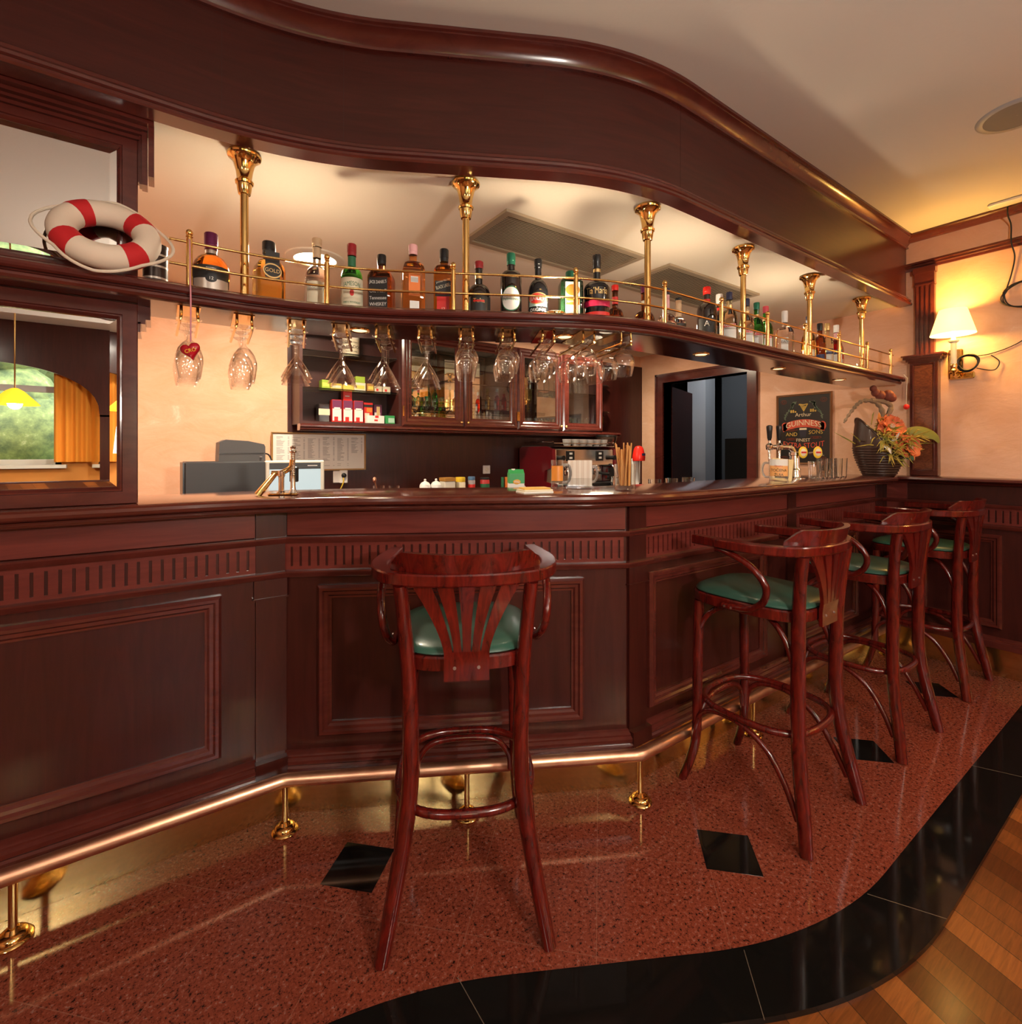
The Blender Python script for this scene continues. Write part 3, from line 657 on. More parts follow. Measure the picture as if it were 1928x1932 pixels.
for k, (x, y, lb) in enumerate(((.37, 1.945, 'added small puck light lying on the shelf behind the square gold flake bottle'), (1.165, 1.392, 'small glowing puck light on the shelf between the dark bottles'), (1.90, 1.44, 'added small puck light on the shelf behind the short clear bottles'), (2.85, 1.44, 'added small puck light on the shelf behind the white capped bottle'))):  # all but the second are added to light the bar ceiling
    if pk is None:
        t = thing('puck_light', lb, 'light', (x, y, 1.7862), 0, 'puck lights on the bottle shelf'); pk = t
        MB().lathe([(.034, .0002), (.036, .003), (.036, .014), (.030, .016)], 24).build('housing', M_BRASS, t)
        MB().lathe([(.001, .0165), (.029, .0165)], 20, caps=False).build('lens', mat('puck_lens', (1, .95, .85), .3, emit=(1, .78, .48), es=6), t)
    else: t = dup(pk, (x, y, 1.7862), 0, lb)
    lamp('puck_lamp', 'AREA', (x, y, 1.806), 1.5, (1, .80, .55), .05, (pi, 0, 0))
downlight(5.0, 3.3, ZC, .10, 'added ceiling light in the dark room beyond the doorway', 5, 7, (.85, .92, 1))  # added to brighten the pale pier through the doorway
t = thing('ceiling_speaker', 'round flush speaker in the beige ceiling at far right', 'speaker', (2.91, .50, ZC))
MB().lathe([(.105, -.006), (.125, -.004), (.130, -.0003)], 36, caps=False).build('rim', M_GREY, t); MB().lathe([(.001, -.005), (.106, -.005)], 36, caps=False).build('mesh_cover', mat('speaker_mesh', (.20, .185, .165), .7), t)
# ------------------------------------------------------------ bentwood bar stools
def stool():
    t = thing('bar_stool', 'bentwood bar stool with green seat standing alone in front of the middle bar panel', 'bar stool', (0, 0, 0), 0, 'bentwood bar stools at the bar')
    S = M_STOOL
    for s in (-1, 1):
        p = spline([(s*.216, -.232, .001), (s*.197, -.216, .10), (s*.166, -.188, .27), (s*.150, -.176, .40), (s*.147, -.176, .52), (s*.152, -.178, .70), (s*.163, -.188, .84), (s*.173, -.202, .953)], 6)
        n = len(p); MB().tube(p, [.0205+.004*sin(pi*min(1, i/n*1.15)) for i in range(n)], 14, flat=.92).build('rear_leg', S, t)
        p = spline([(s*.200, .240, .001), (s*.188, .216, .07), (s*.178, .194, .17), (s*.174, .190, .30), (s*.170, .190, .52), (s*.163, .188, .716)], 6)
        n = len(p); MB().tube(p, [.016+.0045*i/n for i in range(n)], 14).build('front_leg', S, t)
    # seat frame and cushion (squarish round)
    def se(rx, ry, n=44, e=3.5):
        out = []
        for i in range(n):
            a = 2*pi*i/n; c, q = cos(a), sin(a); x = abs(c)**(2/e)*(1 if c > 0 else -1); y = abs(q)**(2/e)*(1 if q > 0 else -1)
            out.append((rx*x*(1+.05*y), ry*y+.022))
        return out
    def stack(mb, rings):
        n = len(rings[0][0]); vs = [(x, y, z) for r, z in rings for x, y in r]; fs = [tuple(range(n-1, -1, -1)), tuple(range((len(rings)-1)*n, len(rings)*n))]
        for k in range(len(rings)-1):
            for i in range(n): j = (i+1) % n; fs.append((k*n+i, k*n+j, k*n+n+j, k*n+n+i))
        mb.add(vs, fs)
    m_ = MB(); stack(m_, [(se(.191, .212), .716), (se(.198, .219), .720), (se(.199, .220), .752), (se(.195, .216), .757)]); m_.build('seat_frame', S, t)
    m_ = MB(); stack(m_, [(se(.189, .210), .7572), (se(.193, .214), .762), (se(.189, .210), .770), (se(.175, .195), .778), (se(.143, .16), .784), (se(.09, .10), .788), (se(.03, .03), .789)]); m_.build('cushion', M_GREENLEATHER, t, ang=60)
    # foot ring and arches
    MB().tube([(.196*abs(cos(a))**.72*(1 if cos(a) > 0 else -1), .012+.202*abs(sin(a))**.72*(1 if sin(a) > 0 else -1), .335) for a in [2*pi*(i+.5)/48 for i in range(48)]], .0125, 12, closed=True).build('foot_ring', S, t)
    def arch(pts): MB().tube(spline(pts, 8), .0105, 10).build('brace', S, t)
    arch([(-.160, .192, .205), (-.152, .192, .258), (-.105, .192, .308), (0, .194, .320), (.105, .192, .308), (.152, .192, .258), (.160, .192, .205)])
    for s in (-1, 1):
        arch([(s*.186, .190, .215), (s*.183, .172, .275), (s*.188, .115, .316), (s*.192, .01, .318), (s*.188, -.085, .270), (s*.187, -.15, .18), (s*.194, -.196, .085)])
        arch([(s*.170, .184, .60), (s*.165, .160, .655), (s*.155, .120, .695), (s*.145, .075, .7155)])
        arch([(s*.150, -.160, .58), (s*.146, -.135, .645), (s*.140, -.10, .690), (s*.13, -.06, .7155)])
        # arm support loop
        MB().tube(spline([(s*.236, .070, .945), (s*.242, .010, .936), (s*.240, -.065, .900), (s*.232, -.108, .845), (s*.222, -.098, .790), (s*.211, -.050, .750), (s*.209, .020, .737), (s*.207, .060, .734)], 7), .0125, 10).build('arm_support', S, t)
        m_ = MB()
        for dy in (.022, .048): m_.tube([(s*.205, dy, .736), (s*.2225, dy, .736)], .0042, 8)
        m_.build('screws', M_STEEL, t)
    # bent arm rail: U in plan
    U = spline([(-.226, .165, 0), (-.240, .08, 0), (-.252, -.02, 0), (-.240, -.115, 0), (-.192, -.190, 0), (-.10, -.226, 0), (0, -.236, 0), (.10, -.226, 0), (.192, -.190, 0), (.240, -.115, 0), (.252, -.02, 0), (.240, .08, 0), (.226, .165, 0)], 6)
    up = [(p.x, p.y) for p in U]; n = len(up)
    m_ = MB(); vs = []; wd = .046
    nr = []
    for i in range(n):
        a = up[max(i-1, 0)]; b = up[min(i+1, n-1)]; l = sqrt((b[0]-a[0])**2+(b[1]-a[1])**2); nr.append(((b[1]-a[1])/l, -(b[0]-a[0])/l))
    pr = [(-.5, .003), (-.42, 0), (.42, 0), (.5, .004), (.5, .028), (.42, .032), (-.42, .032), (-.5, .029)]
    for i in range(n):
        f = abs(i-(n-1)/2)/((n-1)/2); w = .030+.026*max(0, 1-abs(f-.72)/.45); z = .954-.003*f
        for o, h in pr: vs.append((up[i][0]+nr[i][0]*(o*w-(w-.030)*.35), up[i][1]+nr[i][1]*(o*w-(w-.030)*.35), z+h))
    fs = [tuple(range(8)), tuple(range(n*8-1, (n-1)*8-1, -1))]
    for i in range(n-1):
        for a in range(8): b = (a+1) % 8; fs.append((i*8+a, i*8+8+a, i*8+8+b, i*8+b))
    m_.add(vs, fs); m_.build('arm_rail', S, t, ang=30)
    # crest board curving on top of the rail
    m_ = MB(); vs = []; N = 26
    for i in range(N+1):
        u = -1+2*i/N; th = u*RAD(58); R = .235
        sx = sin(th)*R*1.0; sy = -.240+R*.80*(1-cos(th))
        e = abs(u); h = .052
        if e > .8: h = .052*(1-((e-.8)/.2)**1.0*.78)
        for (dr, z) in ((.006, .9857), (.006, .9857+h), (-.012, .9857+h), (-.012, .9857)):
            vs.append((sx+sin(th)*dr, sy-cos(th)*dr-(z-.9857)*.25, z))
    fs = [(0, 1, 2, 3), tuple(range(N*4+3, N*4-1, -1))]
    for i in range(N):
        for a in range(4): b = (a+1) % 4; fs.append((i*4+a, i*4+4+a, i*4+4+b, i*4+b))
    m_.add(vs, fs); m_.build('crest', S, t, ang=30)
    # fan-shaped splat with four slots
    m_ = MB()
    def sp(u, v, back):      # u -1..1 across, v 0..1 up
        w = .059+.004*max(0, .25-v)*0+(.148-.059)*max(0, (v-.28)/.72)**1.45
        x = u*w; z = .700+.262*v
        y = -.2045-.022*v**1.2+.9*x*x*(.3+v)-(.012 if back else 0)
        if v < .25: y = -.2035-(.012 if back else 0)+0*v
        return (x, y, z)
    def strip(u0, u1, v0, v1, nv):
        vs = []
        for i in range(nv+1):
            v = v0+(v1-v0)*i/nv
            for u, bk in ((u0(v), 1), (u1(v), 1), (u1(v), 0), (u0(v), 0)): vs.append(sp(u, v, bk))
        fs = [(0, 1, 2, 3), tuple(range(nv*4+3, nv*4-1, -1))]
        for i in range(nv):
            for a in range(4): b = (a+1) % 4; fs.append((i*4+a, i*4+4+a, i*4+4+b, i*4+b))
        m_.add(vs, fs)
    for k in range(5): strip(lambda v, k=k: -1+.4*k, lambda v, k=k: -1+.4*(k+1), 0, .30, 3)
    for k in range(5):
        g = lambda v: .03+.018*min(1, (v-.30)/.25)
        strip(lambda v, k=k: -1+.4*k+(g(v) if k else 0), lambda v, k=k: -1+.4*(k+1)-(g(v) if k < 4 else 0), .30, 1, 12)
    m_.build('back_splat', S, t, ang=30)
    m_ = MB()
    for s in (-1, 1): m_.tube([(s*.0315, -.214, .735), (s*.0315, -.2175, .735)], .0045, 10)
    m_.build('splat_screws', M_STEEL, t)
    return t
st = stool()
a1 = atan2(-.604, 1.109)
st.location = (.757, 1.328, 0); st.rotation_euler = (0, 0, a1)
dup(st, (1.905, 1.008, 0), RAD(1), 'bentwood bar stool with green seat, second from the lone front stool')
dup(st, (2.752, 1.006, 0), RAD(-1), 'bentwood bar stool with green seat, third along the bar')
dup(st, (3.650, 1.008, 0), RAD(0), 'bentwood bar stool with green seat nearest the right wall')
# ------------------------------------------------------------ bottles on the shelf
def tinted(name, c, r=.02, tr=1): return mat(name, c, r, trans=tr, ior=1.36)
G_AMBER = tinted('amber_spirit', (.82, .30, .035)); G_ORANGE = tinted('orange_spirit', (.95, .42, .12)); G_GOLD = tinted('golden_spirit', (.92, .55, .12))
G_BROWN = tinted('brown_spirit', (.35, .09, .02)); G_DARK = mat('dark_bottle_glass', (.012, .007, .006), .06, coat=.6); G_RED = tinted('red_aperitif', (.65, .03, .02))
G_GREEN = tinted('green_glass', (.05, .48, .06)); G_DGREEN = mat('dark_green_glass', (.006, .020, .008), .06, coat=.6); G_CLEAR = tinted('clear_bottle_glass', (.96, .96, .92))
G_BLACKB = mat('black_bottle', (.008, .008, .010), .12, coat=.6); G_PALE = tinted('pale_yellow_glass', (.95, .88, .60))
C_BLACK = M_BLACK; C_PURPLE = mat('purple_foil', (.13, .015, .07), .35, .4); C_RED = M_RED; C_DRED = mat('dark_red_cap', (.28, .015, .02), .35); C_WHITE = M_WHITE
C_GREEN = mat('green_cap', (.02, .16, .09), .35, .3); C_GOLD = mat('gold_cap', (.68, .47, .20), .3, .8); C_NAVY = mat('navy_cap', (.02, .025, .07), .35); C_PINK = mat('pink_tax_strip', (.78, .42, .42), .5); C_CORK = mat('cork_wrap', (.55, .38, .22), .6)
L_CREAM = mat('cream_label', (.78, .70, .50), .55); L_BLACK = mat('black_label', (.016, .015, .015), .45); L_SILVER = mat('silver_label', (.55, .48, .42), .35, .6); L_WHITE = M_PAPER
L_RED = M_REDP; L_GREEN = mat('deep_green_label', (.02, .14, .06), .5); L_ORANGE = mat('orange_label', (.80, .20, .03), .5); L_NAVY = mat('navy_label', (.03, .04, .12), .5); L_MAG = mat('magenta_print', (.55, .02, .08), .35)
SHZ = 1.7862
def patch(mb, R, sq, z0, z1, w, mi, lift=.0006, nx=10, ellipse=False, x0=0):
    """label: w is its width measured round the bottle"""
    R = R+lift
    fn = (lambda x, z: (x, -R, z)) if sq else (lambda x, z: (R*sin(x/R), -R*cos(x/R), z))
    if ellipse:
        n = 28; zc = (z0+z1)/2; hz = (z1-z0)/2; vs = [fn(x0, zc)]
        for ring in (.5, 1): vs += [fn(x0+w/2*ring*cos(2*pi*i/n), zc+hz*ring*sin(2*pi*i/n)) for i in range(n)]
        fs = [(0, 1+i, 1+(i+1) % n) for i in range(n)]+[(1+i, 1+n+i, 1+n+(i+1) % n, 1+(i+1) % n) for i in range(n)]
        mb.add(vs, fs, mi)
    else:
        vs = [fn(x0-w/2+w*i/nx, z) for z in (z0, z1) for i in range(nx+1)]
        mb.add(vs, [(i, i+1, nx+2+i, nx+1+i) for i in range(nx)], mi)
def bottle(name, lb, x, y, h, r, rn, z1, z2, glass, cap, caph, labels=(), sq=0, capr=None, group=None, extra=None, turn=0, base=None, zb=SHZ):
    """z1, z2: where the shoulder starts and where the neck starts, as fractions of the height"""
    t = thing(name, lb, 'bottle', (x, y, zb), atan2(-y, -x)+pi/2+turn, group or 'bottles on the bar shelf')
    H = h-caph; z1 *= h; z2 *= h
    bot = base or r
    pr = [(bot*.82, .0004), (bot*.97, .004), (bot, .010)]
    pr += [(r, z1)]
    for k in range(1, 6):
        u = k/5; pr.append((rn+(r-rn)*cos(u*pi/2)**(.8 if sq else 1.0), z1+(z2-z1)*sin(u*pi/2)))
    pr += [(rn, H-.004), (rn*1.08, H-.003), (rn*1.08, H)]
    body = MB()
    if sq:
        n = 32; vs = []
        for rr, z in pr:
            q = min(1, max(0, (rr-rn)/(max(r-rn, 1e-4)*.45)))
            for i in range(n):
                a = 2*pi*(i+.5)/n; k = 1+q*sq*(min(1/max(abs(cos(a)), abs(sin(a))), 1.27)-1); vs.append((rr*k*cos(a), rr*k*sin(a), z))
        fs = [tuple(range(n-1, -1, -1)), tuple(range((len(pr)-1)*n, len(pr)*n))]
        for k in range(len(pr)-1):
            for i in range(n): j = (i+1) % n; fs.append((k*n+i, k*n+j, k*n+n+j, k*n+n+i))
        body.add(vs, fs)
    else: body.lathe(pr, 28)
    body.build('body', glass, t, ang=30)
    cr = capr or rn*1.15
    MB().lathe([(cr, H-caph*.02), (cr, H+caph*.30), (cr*1.05, H+caph*.32), (cr*1.05, h-.003), (cr*.95, h)], 20).build('cap', cap, t)
    if labels:
        m_ = MB(); mats = []; maxw = 9
        def mi(m):
            if m not in mats: mats.append(m)
            return mats.index(m)
        lift = .0006
        for L in labels:
            if L[0] == 'p' and sq: L = (*L[:3], min(L[3]*.62, .80), L[4])
            if L[0] in 'pe': maxw = max(L[3]*2*r*.9, .0)
            if L[0] == 'p': _, a, b, w, mm = L[:5]; patch(m_, r, sq, a*h, b*h, w*2*r, mi(mm), lift); lift += .0003
            elif L[0] == 'e': _, a, b, w, mm = L[:5]; patch(m_, r, sq, a*h, b*h, w*2*r, mi(mm), lift, ellipse=True); lift += .0003
            elif L[0] == 'n': _, a, b, mm = L[:4]; MB().lathe([(rn*1.03+.0002, a*h), (rn*1.03+.0002, b*h)], 18, caps=False).build('neck_band', mm, t)
            else:
                _, s, z, size, mm = L[:5]; rot = L[5] if len(L) > 5 else 0; R = r+lift
                def fn(xx, yy, R=R, z=z, rot=rot):
                    u = xx*cos(rot)-yy*sin(rot); v = xx*sin(rot)+yy*cos(rot)
                    arc = L[6] if len(L) > 6 else 0
                    v = v-arc*u*u
                    return (u, -R, z*h+v) if sq else (R*sin(u/R), -R*cos(u/R), z*h+v)
                m_.text(s, size*2*r, fn, mi(mm), maxw=min(maxw, 1.7*r)); lift += .0001
        if m_.v: m_.build('label', mats, t, recalc=False)
    return t
# tin gift tubes behind the life ring
t = thing('gift_tin', 'tall dark patterned gift tin beside the life ring', 'tin', (-.016, 1.922, SHZ))
MB().lathe([(.033, .0003), (.033, .148), (.034, .148), (.034, .156), (.03, .158)], 28).build('tube', mat('dark_tin', (.05, .035, .03), .3, .6), t)
m_ = MB()
for k in range(4): m_.lathe([(.0333, .012+.036*k), (.0333, .018+.036*k)], 28, caps=False)
m_.build('printed_bands', L_SILVER, t)
bottle('whisky_bottle', 'round amber whisky bottle with purple cap nearest the life ring', .129, 1.85, .206, .053, .016, .36, .66, G_AMBER, C_PURPLE, .052,
       [('p', .14, .44, 1.15, L_BLACK), ('p', .03, .24, 1.05, L_SILVER), ('e', .18, .30, .30, L_BLACK), ('t', 'CHIVAS REGAL', .37, .17, L_WHITE), ('t', '12', .24, .13, L_WHITE), ('n', .68, .74, L_SILVER)], base=.046)
bottle('gold_flake_bottle', 'square bottle of golden flakes with black cap', .297, 1.855, .221, .044, .017, .52, .70, G_GOLD, C_BLACK, .040,
       [('p', .40, .80, .82, L_BLACK), ('e', .40, .62, .66, C_GOLD), ('e', .42, .60, .58, L_BLACK), ('t', 'GOLD', .51, .20, C_GOLD), ('n', .66, .80, C_BLACK)], sq=1, turn=.25)
bottle('brandy_bottle', 'clear brandy bottle with wrapped cork standing before the ceiling light', .452, 1.85, .268, .040, .014, .44, .62, G_CLEAR, C_CORK, .030,
       [('p', .05, .40, .95, L_CREAM), ('t', 'Boulard', .31, .24, M_GREY), ('n', .74, .88, C_CORK)])
bottle('whisky_bottle', 'green whisky bottle with cream label and dark red cap', .56, 1.80, .257, .0375, .0135, .50, .68, G_GREEN, C_DRED, .042,
       [('p', .06, .50, 1.5, L_CREAM), ('p', 0.03, .09, 1.5, L_GREEN), ('t', 'JAMESON', .41, .30, L_GREEN, 0, 4), ('t', 'IRISH WHISKEY', .155, .13, L_GREEN), ('e', .24, .33, .20, L_RED), ('n', .68, .82, L_GREEN)])
bottle('whiskey_bottle', 'square whiskey bottle with black label and black cap', .651, 1.748, .222, .042, .0135, .60, .74, G_BROWN, C_BLACK, .034,
       [('p', .05, .58, 1.6, L_BLACK), ('t', "JACK DANIEL'S", .50, .19, L_WHITE, 0, -3), ('t', 'Old No.7', .36, .20, L_WHITE), ('t', 'Tennessee', .25, .20, L_WHITE), ('t', 'WHISKEY', .15, .20, L_WHITE)], sq=.9, turn=-.30)
bottle('whisky_bottle', 'square pale orange whisky bottle with pink and white cap', .749, 1.694, .263, .0405, .0135, .58, .76, G_ORANGE, C_PINK, .036,
       [('p', .26, .55, .80, L_ORANGE), ('p', .05, .19, .66, L_WHITE), ('p', .44, .52, .52, L_WHITE), ('t', '|||||||', .48, .22, M_INK)], sq=.9, turn=.12)
bottle('whisky_bottle', 'square amber whisky bottle with slanted black label', .847, 1.64, .252, .036, .0135, .62, .76, G_AMBER, C_BLACK, .046,
       [('p', .03, .30, 1.0, L_RED), ('p', .28, .50, 1.5, L_BLACK), ('t', 'BLACK LABEL', .42, .24, L_CREAM, .28), ('t', 'Johnnie Walker', .50, .13, L_CREAM, .28), ('t', '12', .10, .2, L_CREAM)], sq=.9, turn=-.1)
bottle('liqueur_bottle', 'dark brown liqueur bottle with red cap beside the second brass post', .962, 1.585, .215, .043, .0135, .40, .60, G_DARK, C_DRED, .026,
       [('p', .05, .36, 1.3, L_BLACK), ('t', 'Teka', .28, .26, C_GOLD), ('p', .26, .29, .5, L_RED), ('n', .70, .76, C_GOLD)], base=.043)
bottle('liqueur_bottle', 'tall dark liqueur bottle with green cap and round white label', 1.063, 1.522, .247, .040, .014, .62, .74, G_DARK, C_GREEN, .042,
       [('e', .10, .47, .95, L_GREEN), ('e', .115, .455, .90, L_WHITE), ('t', 'Pelinkovac', .28, .20, L_GREEN)])
bottle('cream_liqueur_bottle', 'dark slim-necked cream liqueur bottle with a red oval on the label', 1.152, 1.473, .230, .0385, .0125, .40, .66, G_BLACKB, C_BLACK, .030,
       [('p', .20, .28, 1.0, mat('label_green_scene', (.35, .48, .42), .5)), ('e', .23, .42, 1.05, C_GOLD), ('e', .245, .405, .98, L_RED), ('t', 'BAILEYS', .325, .27, L_WHITE, 0, 3), ('t', 'ORIGINAL', .14, .22, L_WHITE), ('t', 'Irish Cream', .07, .16, L_WHITE)])
bottle('herbal_liqueur_bottle', 'squat square green herbal liqueur bottle with white label', 1.260, 1.415, .189, .043, .015, .72, .85, G_DGREEN, C_GREEN, .030,
       [('p', .05, .76, 1.15, G_GREEN), ('p', .05, .73, 1.0, L_WHITE), ('e', .46, .68, .62, L_ORANGE), ('p', .28, .42, .95, L_ORANGE), ('t', 'Jagermeister', .35, .14, L_WHITE)], sq=.9, turn=.2)
bottle('coffee_liqueur_bottle', 'wide black coffee liqueur bottle with gold script and red swirls', 1.349, 1.365, .255, .050, .0135, .48, .60, G_BLACKB, C_BLACK, .050,
       [('t', 'Tia Maria', .42, .36, C_GOLD), ('p', .20, .29, 1.3, L_MAG), ('p', .06, .12, 1.2, L_RED), ('n', .74, .80, C_GOLD)], base=.043)
bottle('liqueur_bottle', 'round-bodied red and dark liqueur bottle with bright red cap', 1.505, 1.420, .186, .036, .012, .25, .50, G_BROWN, C_RED, .022,
       [('p', .03, .22, .9, L_WHITE), ('n', .58, .74, L_RED)])
bottle('cognac_bottle', 'round cognac bottle with purple cap behind the third brass post', 1.640, 1.385, .207, .043, .012, .24, .46, G_BROWN, C_PURPLE, .036,
       [('p', .04, .20, .7, L_WHITE), ('n', .58, .66, L_CREAM)])
bottle('clear_spirit_bottle', 'clear half-empty bottle with navy neck right of the third brass post', 1.735, 1.345, .195, .040, .011, .26, .46, G_CLEAR, C_NAVY, .020,
       [('p', .02, .22, .9, L_CREAM), ('p', .15, .22, 1.0, L_BLACK), ('n', .56, .86, C_PINK)])
bottle('clear_spirit_bottle', 'short clear bottle with gold-wrapped neck', 1.820, 1.350, .172, .031, .012, .36, .48, G_CLEAR, C_BLACK, .008,
       [('p', .03, .26, 1.0, L_CREAM), ('p', .26, .34, 1.4, L_BLACK), ('n', .52, .94, C_CORK)])
bottle('bitter_liqueur_bottle', 'large black bottle with red cap behind the rail', 2.017, 1.345, .255, .043, .014, .56, .72, G_DARK, C_RED, .034,
       [('p', .06, .42, .9, L_BLACK), ('t', 'A', .32, .4, L_WHITE), ('t', 'AVERNA', .14, .22, L_RED), ('n', .72, .78, L_RED)])
bottle('bitter_liqueur_bottle', 'dark bottle with white cap next to the red capped black bottle', 2.184, 1.390, .264, .034, .013, .54, .70, G_DARK, C_WHITE, .046,
       [('p', .06, .4, .8, L_BLACK), ('n', .70, .75, L_RED)])
VM = [('p', .06, .34, 1.0, L_WHITE), ('p', .33, .39, .95, L_RED), ('t', 'MARTINI', .36, .26, L_WHITE), ('n', .70, .76, C_GOLD)]
bottle('vermouth_bottle', 'clear vermouth bottle with navy cap left of the fourth brass post', 2.146, 1.315, .247, .034, .012, .48, .68, G_PALE, C_NAVY, .034, VM)
bottle('vermouth_bottle', 'clear vermouth bottle with navy cap right of the fourth brass post', 2.325, 1.335, .253, .034, .012, .48, .68, G_PALE, C_NAVY, .034, VM)
bottle('vermouth_bottle', 'bright green vermouth bottle with dark green cap', 2.415, 1.335, .250, .034, .012, .48, .68, G_GREEN, C_GREEN, .034, VM)
bottle('vermouth_bottle', 'bright green vermouth bottle with pinkish red cap', 2.50, 1.335, .246, .034, .012, .48, .68, G_GREEN, mat('rose_cap', (.62, .07, .10), .4), .034, VM)
bottle('clear_spirit_bottle', 'broad clear bottle with tall white cap', 2.690, 1.335, .253, .043, .0125, .52, .66, G_CLEAR, C_WHITE, .060,
       [('p', .14, .42, .62, L_WHITE), ('t', 'PAN', .34, .24, M_INK)], sq=.5)
bottle('rum_bottle', 'amber bottle with blue neck strip behind the fifth brass post', 2.985, 1.350, .275, .037, .012, .44, .66, G_GOLD, C_NAVY, .02, [('n', .66, .92, mat('blue_strip', (.30, .42, .60), .5)), ('p', .05, .3, .9, L_CREAM)])
bottle('rum_bottle', 'clear bottle of dark spirit with black cap right of the fifth brass post', 3.075, 1.33, .243, .031, .0125, .50, .70, G_BROWN, C_BLACK, .040, [('p', .08, .26, .8, L_NAVY)])
bottle('aperitif_bottle', 'clear aperitif bottle with gold cap and dark label', 3.19, 1.34, .262, .032, .0125, .50, .70, G_PALE, C_GOLD, .040, [('p', .1, .42, 1.1, L_WHITE), ('p', .30, .42, 1.2, L_NAVY), ('t', 'CAMPARI', .36, .30, L_WHITE)])
bottle('aperitif_bottle', 'red aperitif bottle with white cap and pink neck', 3.32, 1.345, .272, .032, .0125, .50, .68, G_RED, C_WHITE, .044, [('p', .1, .34, 1.1, L_WHITE), ('p', .34, .44, 1.2, L_NAVY), ('t', 'CAMPARI', .39, .30, L_WHITE), ('n', .70, .82, C_PINK)])
bottle('aperitif_bottle', 'dark red bottle with gold cap, last of the row towards the wall', 3.405, 1.37, .255, .031, .012, .50, .68, G_RED, C_GOLD, .040, [('p', .1, .30, 1.0, L_WHITE)])
t = MB().lathe([(.001, 0.0004), (.022, 0.0004), (.026, .05), (.0245, .05), (.021, .004), (.001, .004)], 20, caps=False).build('shot_glass', M_GLASS, loc=(3.47, 1.31, SHZ))
tag(t, 'small empty glass at the end of the bottle row', 'glass')
# ------------------------------------------------------------ back bar
struct(MB().box(.66, XW, YB-.02, YB, .95, 2.16).build('trim_4', M_WV), 'dark wood cladding on the wall behind the bar')
CY0, CY1, CZ0, CZ1 = 3.20, YB-.0205, 1.47, 2.12
def carcass(t, x0, x1, left=True, right=True):
    m_ = MB(); m_.box(x0, x1, CY0, CY1, CZ0-.0, CZ0+.016); m_.box(x0, x1, CY0, CY1, CZ1-.02, CZ1)
    if left: m_.box(x0, x0+.018, CY0, CY1, CZ0+.016, CZ1-.02)
    if right: m_.box(x1-.018, x1, CY0, CY1, CZ0+.016, CZ1-.02)
    m_.box(x0, x1, CY1-.008, CY1-.0005, CZ0+.016, CZ1-.02)
    m_.build('body', M_WIN, t)
    MB().sweep([(x0, CY0), (x1, CY0)], [(-.06, 1.430), (.004, 1.430), (.014, 1.438), (.012, 1.446), (.020, 1.452), (.020, 1.462), (.010, 1.470), (-.06, 1.470)]).build('bottom_moulding', M_WM, t)
def gshelf(t, x0, x1, z, d=.0): MB().box(x0+.019, x1-.019, CY0+.03+d, CY1-.01, z, z+.006).build('glass_shelf', mat('shelf_glass', (.75, .85, .78), .02, trans=1), t)
t = thing('shelf_unit', 'open wooden wall shelf unit with glass shelves at the left of the wall cabinets', 'shelf unit', (0, 0, 0)); carcass(t, .681, 1.329)
gshelf(t, .681, 1.329, 1.924); gshelf(t, .681, 1.329, 1.692)
def cabinet(lb, x0, x1, mirror_back=True):
    t = thing('display_cabinet', lb, 'cabinet', (0, 0, 0)); carcass(t, x0, x1)
    if mirror_back: MB().box(x0+.018, x1-.018, CY1-.0105, CY1-.0085, CZ0+.02, CZ1-.025).build('mirror_back', M_MIRROR, t)
    xm = (x0+x1)/2
    for a, b, k in ((x0, xm-.001, xm-.026), (xm+.001, x1, xm+.026)):
        m_ = MB(); panel_frame(m_, a, b, CZ0+.002, CZ1-.002, lambda s, h, z: (s, CY0-h, z), .072, .020)
        d = m_.build('door', M_WM, t, ang=25)
        MB().box(a+.066, b-.066, CY0-.004, CY0-.001, CZ0+.068, CZ1-.068).build('glass_pane', M_PANE, d)
        MB().sphere((k, CY0-.026, CZ0+.040), .011, 12, 8).build('knob', M_BRASS, d)
        hx = a+.006 if a == x0 else b-.006
        MB().box(hx-.005, hx+.005, CY0-.024, CY0-.018, 1.54, 1.61).build('hinge', M_BRASS, d)
    gshelf(t, x0, x1, 1.80)
cabinet('left pair of glass-doored display cabinets on the wall behind the bar', 1.33, 2.29)
cabinet('right pair of glass-doored display cabinets on the wall behind the bar', 2.291, 3.222, True)
t = thing('shelf_unit', 'narrow open end shelf unit right of the glass-doored cabinets', 'shelf unit', (0, 0, 0))
m_ = MB(); m_.box(3.224, 3.58, CY0+.10, CY1, CZ0, CZ0+.016); m_.box(3.224, 3.58, CY0+.10, CY1, CZ1-.02, CZ1); m_.box(3.224, 3.58, CY1-.008, CY1-.0005, CZ0+.016, CZ1-.02); m_.build('body', M_WV, t)
MB().sweep([(3.224, CY0), (3.44, CY0), (3.60, CY0+.14)], [(-.06, 1.430), (.004, 1.430), (.014, 1.438), (.012, 1.446), (.020, 1.452), (.020, 1.462), (.010, 1.470), (-.06, 1.470)]).build('bottom_moulding', M_WM, t)
for z in (1.66, 1.90): MB().prism([(3.23, 3.24), (3.36, 3.26), (3.50, 3.36), (3.51, CY1-.01), (3.23, CY1-.01)], z, z+.006).build('glass_shelf', bpy.data.materials['shelf_glass'], t)
